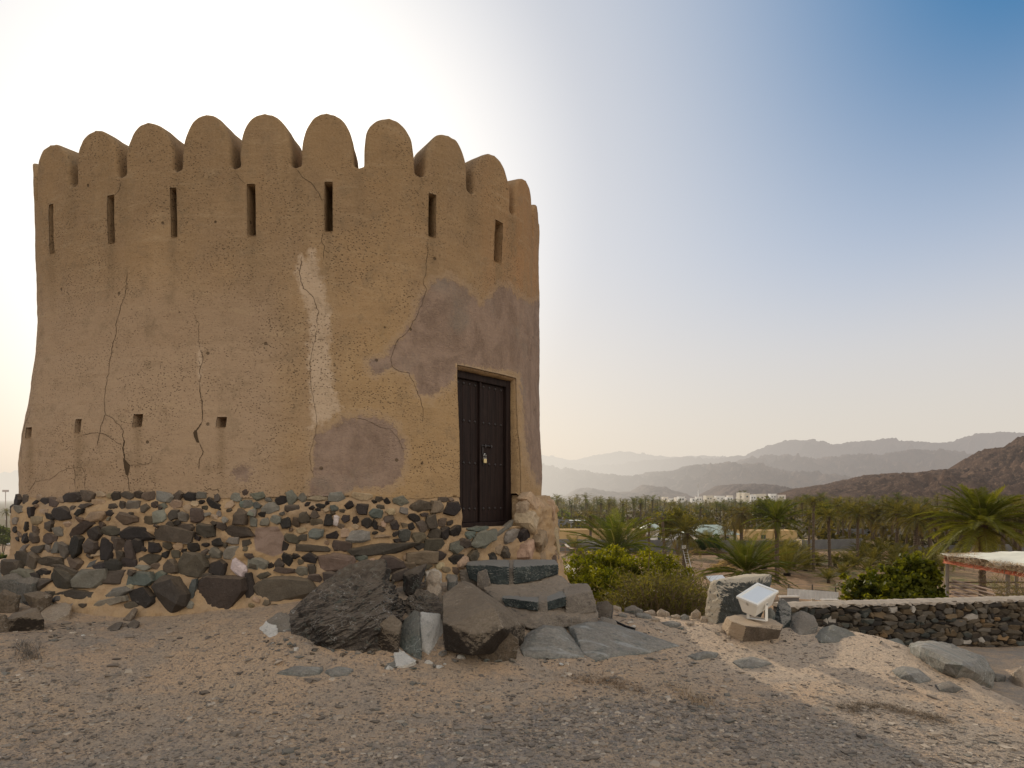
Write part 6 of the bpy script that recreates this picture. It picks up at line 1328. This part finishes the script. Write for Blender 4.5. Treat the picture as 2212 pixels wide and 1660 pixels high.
# ladder on the palm
ld = empty('ladder', vp(1495, yb(1262)-.6), 'metal ladder leaning against a slim palm trunk', 'ladder'); Y0 = 64.0
A0, A1 = np.array(at(1497, 1262, Y0)), np.array(at(1480, 1188, Y0+1.4)); sd_ = np.array([.19, 0, 0])
A0[2] = gz1(A0[0], A0[1])
for s_ in (-1, 1): b = MB(); b.tube([A0+sd_*s_, A1+sd_*s_], .035, 5); b.build('rail', M['sheet'], ld)
b = MB()
for i in range(1, 14): q = A0+(A1-A0)*i/14; b.tube([q-sd_, q+sd_], .02, 4)
b.build('rungs', M['sheet'], ld)
bxm = MB(); X, Y, Z = at(1477.5, 1182, 65.3); bxm.box((0, 0, 0), (.32, .25, .34), col=(.75, .75, .72)); o = bxm.build('lamp_box', M['house']); o.location = (X, Y, Z); tag(o, 'small white box fixed to the trunk of the palm with the ladder', 'box')
# corrugated sheets and the little plots below the hill
def corr(name, label, p, q, h, cat, group=None, mat='sheet', tilt=None):
    p, q = np.array(p, float), np.array(q, float); n = int(np.linalg.norm(q-p)/.045); v = []; d = (q-p)/np.linalg.norm(q-p); nrm_ = np.array([d[1], -d[0], 0]); upv = np.array([0, 0, h]) if tilt is None else np.array(tilt)
    for i in range(n+1): c = p+(q-p)*i/n+nrm_*.018*math.cos(i*1.57); v += [c, c+upv]
    r_ = np.array([p[0], p[1], p[2]]); o = mk(name, np.array(v)-r_, [(2*i, 2*i+2, 2*i+3, 2*i+1) for i in range(n)], M[mat], None, None, True); o.location = r_; return tag(o, label, cat, group)
corr('corrugated_sheet', 'bright corrugated metal sheet lying under the low feathery palm', at(1541, 1266, 24), at(1580, 1262, 25), 0, 'metal sheet', tilt=(.05, 1.2, .20))
corr('corrugated_fence', 'grey corrugated metal fence below the round-leaved tree', at(1700, 1292, 29), at(1812, 1300, 29.5), .40, 'fence')
fp = empty('wire_fence', at(1755, 1285, 31), 'thin wire fence on dark posts behind the corrugated fence', 'fence'); tops = []
for x, yt in ((1652, 1262), (1704, 1263), (1755, 1263), (1805, 1268)):
    p = np.array(at(x, yt, 31)); tops.append(p); b = MB(); b.tube([(p[0], p[1], gz1(p[0], p[1])-.2), p], .03, 5, (.1, .08, .06)); b.build('post', M['wood'], fp)
for dz in (0, -.22, -.44): b = MB(); b.tube([p+[0, 0, dz-.02] for p in tops], .008, 4, (.2, .17, .14)); b.build('wire', M['wood'], fp)
for (xa, ya, xb_, yb2, Y, lab) in ((1685, 1291, 1724, 1294, 24, 'low block wall with a pale top left of the wooden post below the hill'), (1776, 1298, 1808, 1296, 24, 'low block wall with a pale top right of the wooden post below the hill')):
    p, q = at(xa, ya+16, Y), at(xb_, yb2+16, Y); zb = min(p[2], gz1(p[0], p[1])); hh_ = at(xa, ya, Y)[2]-zb; r_ = empty('plot_wall', (p[0], p[1], zb), lab, 'wall'); b = MB(); b.box(((p[0]+q[0])/2, Y, zb+hh_/2-.2), (abs(q[0]-p[0]), .16, hh_+.4)); b.build('blocks', M['blockwall'], r_); b = MB(); b.box(((p[0]+q[0])/2, Y, zb+hh_+.025), (abs(q[0]-p[0])+.04, .22, .05), col=(.5, .45, .38)); b.build('coping', M['house'], r_)
p = at(1756, 1294, 24); b = MB(); zb = gz1(p[0], p[1]); b.box((0, 0, (p[2]-zb)/2-.1), (.10, .10, p[2]-zb+.2), col=(.42, .34, .25)); o = b.build('wooden_post', M['wood']); o.location = (p[0], p[1], zb); tag(o, 'short pale post between the two low block walls', 'post')
# pole frame with a sagging cloth near the tower
pf = empty('pole_frame', at(1235, 1232, 40), 'rusty pole frame with a sagging strip of cloth behind the tower base', 'frame'); tp = {}
for k, (x, yt, Y) in enumerate([(1221, 1175, 42), (1243, 1184, 40), (1203, 1182, 40), (1200, 1176, 42)]):
    p = np.array(at(x, yt, Y)); tp[k] = p; b = MB(); b.tube([(p[0], p[1], gz1(p[0], p[1])-.1), p], .028, 6, (.24, .15, .10)); b.build('post', M['wood'], pf)
for ia_, ib_ in ((2, 1), (3, 0)): b = MB(); b.tube([tp[ia_], tp[ib_]], .022, 5, (.24, .15, .10)); b.build('crossbar', M['wood'], pf)
b = MB(); n = 9; v = []
for i in range(n):
    t_ = i/(n-1); c = tp[0]*(1-t_)+tp[1]*t_-np.array([0, 0, .12*math.sin(math.pi*t_)]); v += [c-[.07, 0, 0], c+[.07, 0, 0], c+[.07, 0, -.03], c-[.07, 0, .03]]
b.add(v, [(4*i+j, 4*i+(j+1) % 4, 4*i+4+(j+1) % 4, 4*i+4+j) for i in range(n-1) for j in range(4)], (.55, .45, .33)); b.build('cloth_strip', M['wood'], pf, True)
for k, (x, y, w_, h_) in enumerate([(1226, 1222, 12, 3), (1229, 1227, 9, 4), (1241, 1227, 8, 10)]):
    X, Y, Z = at(x, y, 27); P = [(X+a*w_/F*27/2, Y+b_*.12, Z+c*h_/F*27/2) for a in (-1, 1) for b_ in (-1, 1) for c in (-1, 1)]
    rock('sack', P, M['paint_white'], 'white sack lying in the bushes under the rusty pole frame', 'sack', 'white sacks under the pole frame', lvl=3, seed=k, amp=.12, soft=12)

# ================================================================ THATCHED SHELTER
sh_ = empty('thatched_shelter', (17.5, 24, gz1(17.5, 24)), 'open shelter with palm-thatch eaves and a cream tarpaulin over a red iron frame', 'shelter')
def zpx(y, Y): return (HY-y)/F*Y
c1, c2, c3, c4 = np.array([16.35, 26.0, zpx(1214, 26)]), np.array([15.75, 20.2, zpx(1214, 26)]), np.array([21.5, 20.6, zpx(1214, 26)]), np.array([22, 26.6, zpx(1214, 26)])
for a in (c1, c1+(c2-c1)*.64, c2, c3, c4, (c1+c4)/2):
    b = MB(); b.tube([(a[0], a[1], gz1(a[0], a[1])-.2), (a[0], a[1], a[2]-.06)], .065, 10); b.build('post', M['pipe'], sh_, True)
def hbeam(p, q):
    b = MB(); d = (q-p)/np.linalg.norm(q-p); n_ = np.array([-d[1], d[0], 0])
    for o_, w2, h2_ in ((.055, .05, .008), (-.055, .05, .008), (0, .008, .05)):
        bar(b, p+np.array([0, 0, o_]), q+np.array([0, 0, o_]), n_*w2, np.array([0, 0, h2_]))
    return b.build('beam', M['red_iron'], sh_)
hbeam(c1+[0, .2, 0], c2); hbeam(c1+[-.1, 0, .13], c4+[0, 0, .13]); hbeam(c2+[-.1, 0, .13], c3+[0, 0, .13]); hbeam(c4, c3)
def zr_(a, b): return .30+.10*math.sin(a*7+b*3)*b+.05*math.sin(a*17+1)
b = MB(); n = 30; v = []
for i in range(n):
    for j in range(n):
        a, q = i/(n-1), j/(n-1); p = c1*(1-a)*(1-q)+c2*a*(1-q)+c3*a*q+c4*(1-a)*q; wv = fbm(np.array([[a*5, q*4, 2.]]), 4, 3)[0]*.16+fbm(np.array([[a*14, q*12, 2.]]), 2, 5)[0]*.04; v.append(p+[-.15 if j == 0 else 0, .2 if i == 0 else 0, .27+wv+.10*math.sin(math.pi*q)])
b.add(v, [(i*n+j, i*n+j+1, i*n+n+j+1, i*n+n+j) for i in range(n-1) for j in range(n-1)]); b.build('tarpaulin', M['tarp'], sh_, True)
th = MB(); r = random.Random(31)
def straw(p, d, l, w_, c): q = np.cross(d, [0, 0, 1.]); q = q/(np.linalg.norm(q)+1e-6)*w_; th.add([p-q, p+q, p+d*l+q*.4, p+d*l-q*.4], [(0, 1, 2, 3)], c)
for p0, p1_, out in ((c1, c2, np.array([-1, 0, 0])), (c1, c4, np.array([0, 1., 0]))):
    ax = (p1_-p0)/np.linalg.norm(p1_-p0)
    for i in range(1700):
        t_ = r.random(); p = p0+(p1_-p0)*t_+out*r.uniform(-.35, .25)+np.array([0, 0, r.uniform(.15, .34)]); d = out*r.uniform(-.2, 1)+ax*r.gauss(0, 1.1)+np.array([0, 0, r.uniform(-.32, .08)]); d /= np.linalg.norm(d); straw(p, d, r.uniform(.2, .55), r.uniform(.006, .014), np.array([.42, .31, .19])*r.uniform(.4, 1.45))
th.build('thatch', M['dry'], sh_)
for i in range(9):      # rail poles along the open side
    z_ = -3.05-.13*i; b = MB(); y_ = c1[1]-.1; e_ = r.uniform(4.6, 5.6); b.tube([(c1[0]+.12, y_, z_+r.uniform(-.03, .03)), (c1[0]-.05, y_-e_*.5, z_-.06), (c1[0]-.35, y_-e_, z_-.1+r.uniform(-.06, .06))], [.035, .03, .022], 6, np.array([.48, .36, .28])*r.uniform(.7, 1.1)); b.build('rail_pole', M['wood'], sh_, True)
for i in range(3): b = MB(); b.tube([(c1[0]+.1, c1[1]+.1, -3.15-.22*i), (c4[0], c4[1], -3.2-.22*i)], .03, 6, (.20, .15, .11)); b.build('back_rail', M['wood'], sh_, True)

# ================================================================ HILLS
def ridge(name, pts, Y, foot, mat, seed, rough=1.0, nx=420, nyr=60, zf=VZ-2):
    pts = np.array(pts, float); x = np.linspace(pts[0, 0], pts[-1, 0], nx); y = np.interp(x, pts[:, 0], pts[:, 1])
    k = np.ones(5)/5; y = np.convolve(np.pad(y, 2, 'edge'), k, 'valid')
    X = (x-CX)/F*Y; zc = (HY-y)/F*Y; hgt = np.maximum(zc-zf, 1)
    zc = zc+(fbm(np.c_[x/14, x*0, x*0+seed], 6, seed, .68)*.075+np.abs(fbm(np.c_[x/7, x*0, x*0+seed+5], 5, seed+2, .65))*.10)*hgt.clip(0, 400)*rough
    rows = []; depth = Y-foot
    ts = np.r_[np.linspace(0, 1, nyr), 1+np.linspace(.05, .6, 14)]
    for t_ in ts:
        yy = foot+depth*t_; P = np.c_[X/Y*1500*.006*4, np.full(nx, yy)/Y*1500*.006*4, np.full(nx, seed*1.)]
        if t_ <= 1:
            prof = t_**1.05; n1 = ridged(P*.9, 5, seed); n2 = fbm(P*2.6, 4, seed+7)
            z = zf+(zc-zf)*np.clip(prof+(n1*.55+n2*.34)*rough*math.sin(math.pi*min(1, t_*.98))**.8*.62, 0, .99 if t_ < 1 else 1)
            if t_ >= 1: z = zc
        else: z = zf+(zc-zf)*np.clip(1-(t_-1)/.6, 0, 1)**1.1
        rows.append(np.c_[X, np.full(nx, yy), z])
    V = np.vstack(rows); nr = len(ts); g = np.arange(nr*nx).reshape(nr, nx); f = np.stack([g[:-1, :-1], g[:-1, 1:], g[1:, 1:], g[1:, :-1]], -1).reshape(-1, 4)
    o = mk(name, V, f, M[mat], None, None, True); return tag(o, kind='structure')
ridge('hills', [(1640,1082),(1680,1068),(1720,1056),(1790,1046),(1850,1032),(1900,1025),(1960,1028),(2010,1019),(2060,1017),(2080,999),(2100,983),(2130,976),(2170,968),(2212,946),(2300,915),(2400,945),(2600,1000),(2800,1078)], 1250, 820, 'hill_near', 3, 1.25, 520, 90)
ridge('hills', [(1500,1080),(1520,1064),(1545,1051),(1590,1046),(1640,1048),(1680,1055),(1720,1062),(1800,1080)], 2500, 2000, 'hill_far', 5, 1.0)
ridge('hills', [(1130,1082),(1170,1070),(1200,1080),(1212,1076),(1235,1062),(1262,1053),(1300,1060),(1325,1065),(1362,1062),(1385,1048),(1412,1050),(1440,1060),(1470,1073),(1500,1082)], 2900, 2400, 'hill_far', 6, 1.0)
ridge('hills', [(900,1040),(1000,1020),(1100,1012),(1166,1004),(1200,1014),(1260,1018),(1310,1028),(1370,1030),(1400,1022),(1450,1020),(1490,1008),(1530,1003),(1580,1006),(1620,1004),(1680,1018),(1740,1022),(1800,1032),(1860,1045),(1950,1075)], 4600, 3700, 'hill_far', 7)
ridge('hills', [(1380,1080),(1440,1050),(1520,1020),(1560,1005),(1620,992),(1660,985),(1700,987),(1760,993),(1830,985),(1900,985),(1960,975),(2000,974),(2050,978),(2110,985),(2200,1000),(2300,1010),(2500,1070)], 6000, 5000, 'hill_far', 8)
ridge('hills', [(1100,1010),(1200,1000),(1300,1008),(1400,995),(1480,990),(1540,992),(1600,988),(1640,970),(1700,952),(1730,952),(1760,958),(1800,962),(1860,956),(1910,950),(1980,955),(2040,960),(2080,948),(2110,940),(2160,935),(2212,938),(2350,920),(2600,980),(2900,1078)], 9000, 7400, 'hill_far', 9)
ridge('hills', [(-700,1050),(-300,1030),(-100,1040),(60,1020),(300,1000),(600,1010),(900,990),(1000,985),(1120,978),(1166,985),(1200,989),(1240,996),(1290,985),(1330,977),(1370,979),(1400,985),(1470,988),(1520,985),(1600,990),(1800,1010)], 13500, 11500, 'hill_far', 10)
# ================================================================ SKY, SUN, CAMERA
SAZ, SEL = R(-20), R(21)
sdir = Vector((math.sin(SAZ)*math.cos(SEL), math.cos(SAZ)*math.cos(SEL), math.sin(SEL)))
w = bpy.data.worlds.new('World'); bpy.context.scene.world = w; w.use_nodes = True; w.node_tree.nodes.clear(); t = NT(w.node_tree)
sky = t.n('ShaderNodeTexSky', sky_type='NISHITA', sun_disc=False, sun_elevation=SEL, sun_rotation=SAZ, air_density=1.2, dust_density=4.0, ozone_density=1.5, altitude=100)
SKY_STRENGTH = .10
dr = t.n('ShaderNodeVectorMath', {0: t.n('ShaderNodeTexCoord').outputs['Generated']}, operation='NORMALIZE').outputs[0]
c = t.n('ShaderNodeVectorMath', {0: dr, 1: tuple(sdir)}, operation='DOT_PRODUCT').outputs['Value']
ez = t.n('ShaderNodeSeparateXYZ', {0: dr}).outputs[2]
base = t.mix(t.ramp(ez, .04, .36), (.77, .705, .63), (.675, .69, .735))
blue = t.math('MULTIPLY', t.ramp(t.math('MULTIPLY', c, -1.0), -.98, -.62), t.ramp(ez, .17, .58))
blue = t.math('MULTIPLY', blue, t.ramp(c, .05, .40))
base = t.mix(t.math('MULTIPLY', t.ramp(t.math('MULTIPLY', c, -1.0), -.93, -.70), .55), base, t.mix(t.ramp(ez, .06, .34), (.74, .68, .61), (.52, .60, .755)))
col = t.mix(blue, base, (.022, .19, .43))
col = t.mix(t.math('MULTIPLY', t.ramp(c, .35, -.1), .8), col, (1.34, 1.22, 1.07))  # unseen sky behind the camera, brightened as fill for shaded fronts
col = t.mix(t.math('MULTIPLY', t.ramp(c, .90, .999), 1.0), col, (1.04, 1.03, 1.01))
lf = t.math('MULTIPLY', t.ramp(c, .975, .999), .6)
col = t.mix(lf, col, (1.6, 1.5, 1.35))
# dusty air: the haze veil, with the added rear fill, over the physical sky
bg1 = t.n('ShaderNodeBackground', {'Color': sky.outputs[0], 'Strength': SKY_STRENGTH})
bg2 = t.n('ShaderNodeBackground', {'Color': col, 'Strength': 1.0})
bg = t.n('ShaderNodeMixShader', {0: .88, 1: bg1.outputs[0], 2: bg2.outputs[0]})
t.t.links.new(bg.outputs[0], t.n('ShaderNodeOutputWorld').inputs[0])
sl = bpy.data.lights.new('sun', 'SUN'); sl.energy = 3.4; sl.angle = R(.6); sl.color = (1, .86, .66)
so = bpy.data.objects.new('sun', sl); C.objects.link(so); so.rotation_euler = (-sdir).to_track_quat('-Z', 'Y').to_euler(); so.location = sdir*200
cam = bpy.data.cameras.new('camera'); co_ = bpy.data.objects.new('camera', cam); C.objects.link(co_)
co_.location = (0, 0, 0); co_.rotation_euler = (R(90), 0, 0); cam.sensor_width = 36; cam.lens = 36*F/2212; cam.shift_y = (HY-830)/2212
cam.clip_start = .05; cam.clip_end = 60000
sc = bpy.context.scene; sc.camera = co_
sc.view_settings.view_transform = 'Standard'; sc.view_settings.look = 'None'; sc.view_settings.exposure = 0; sc.view_settings.gamma = 1
sc.cycles.max_bounces = 6; sc.cycles.transparent_max_bounces = 4
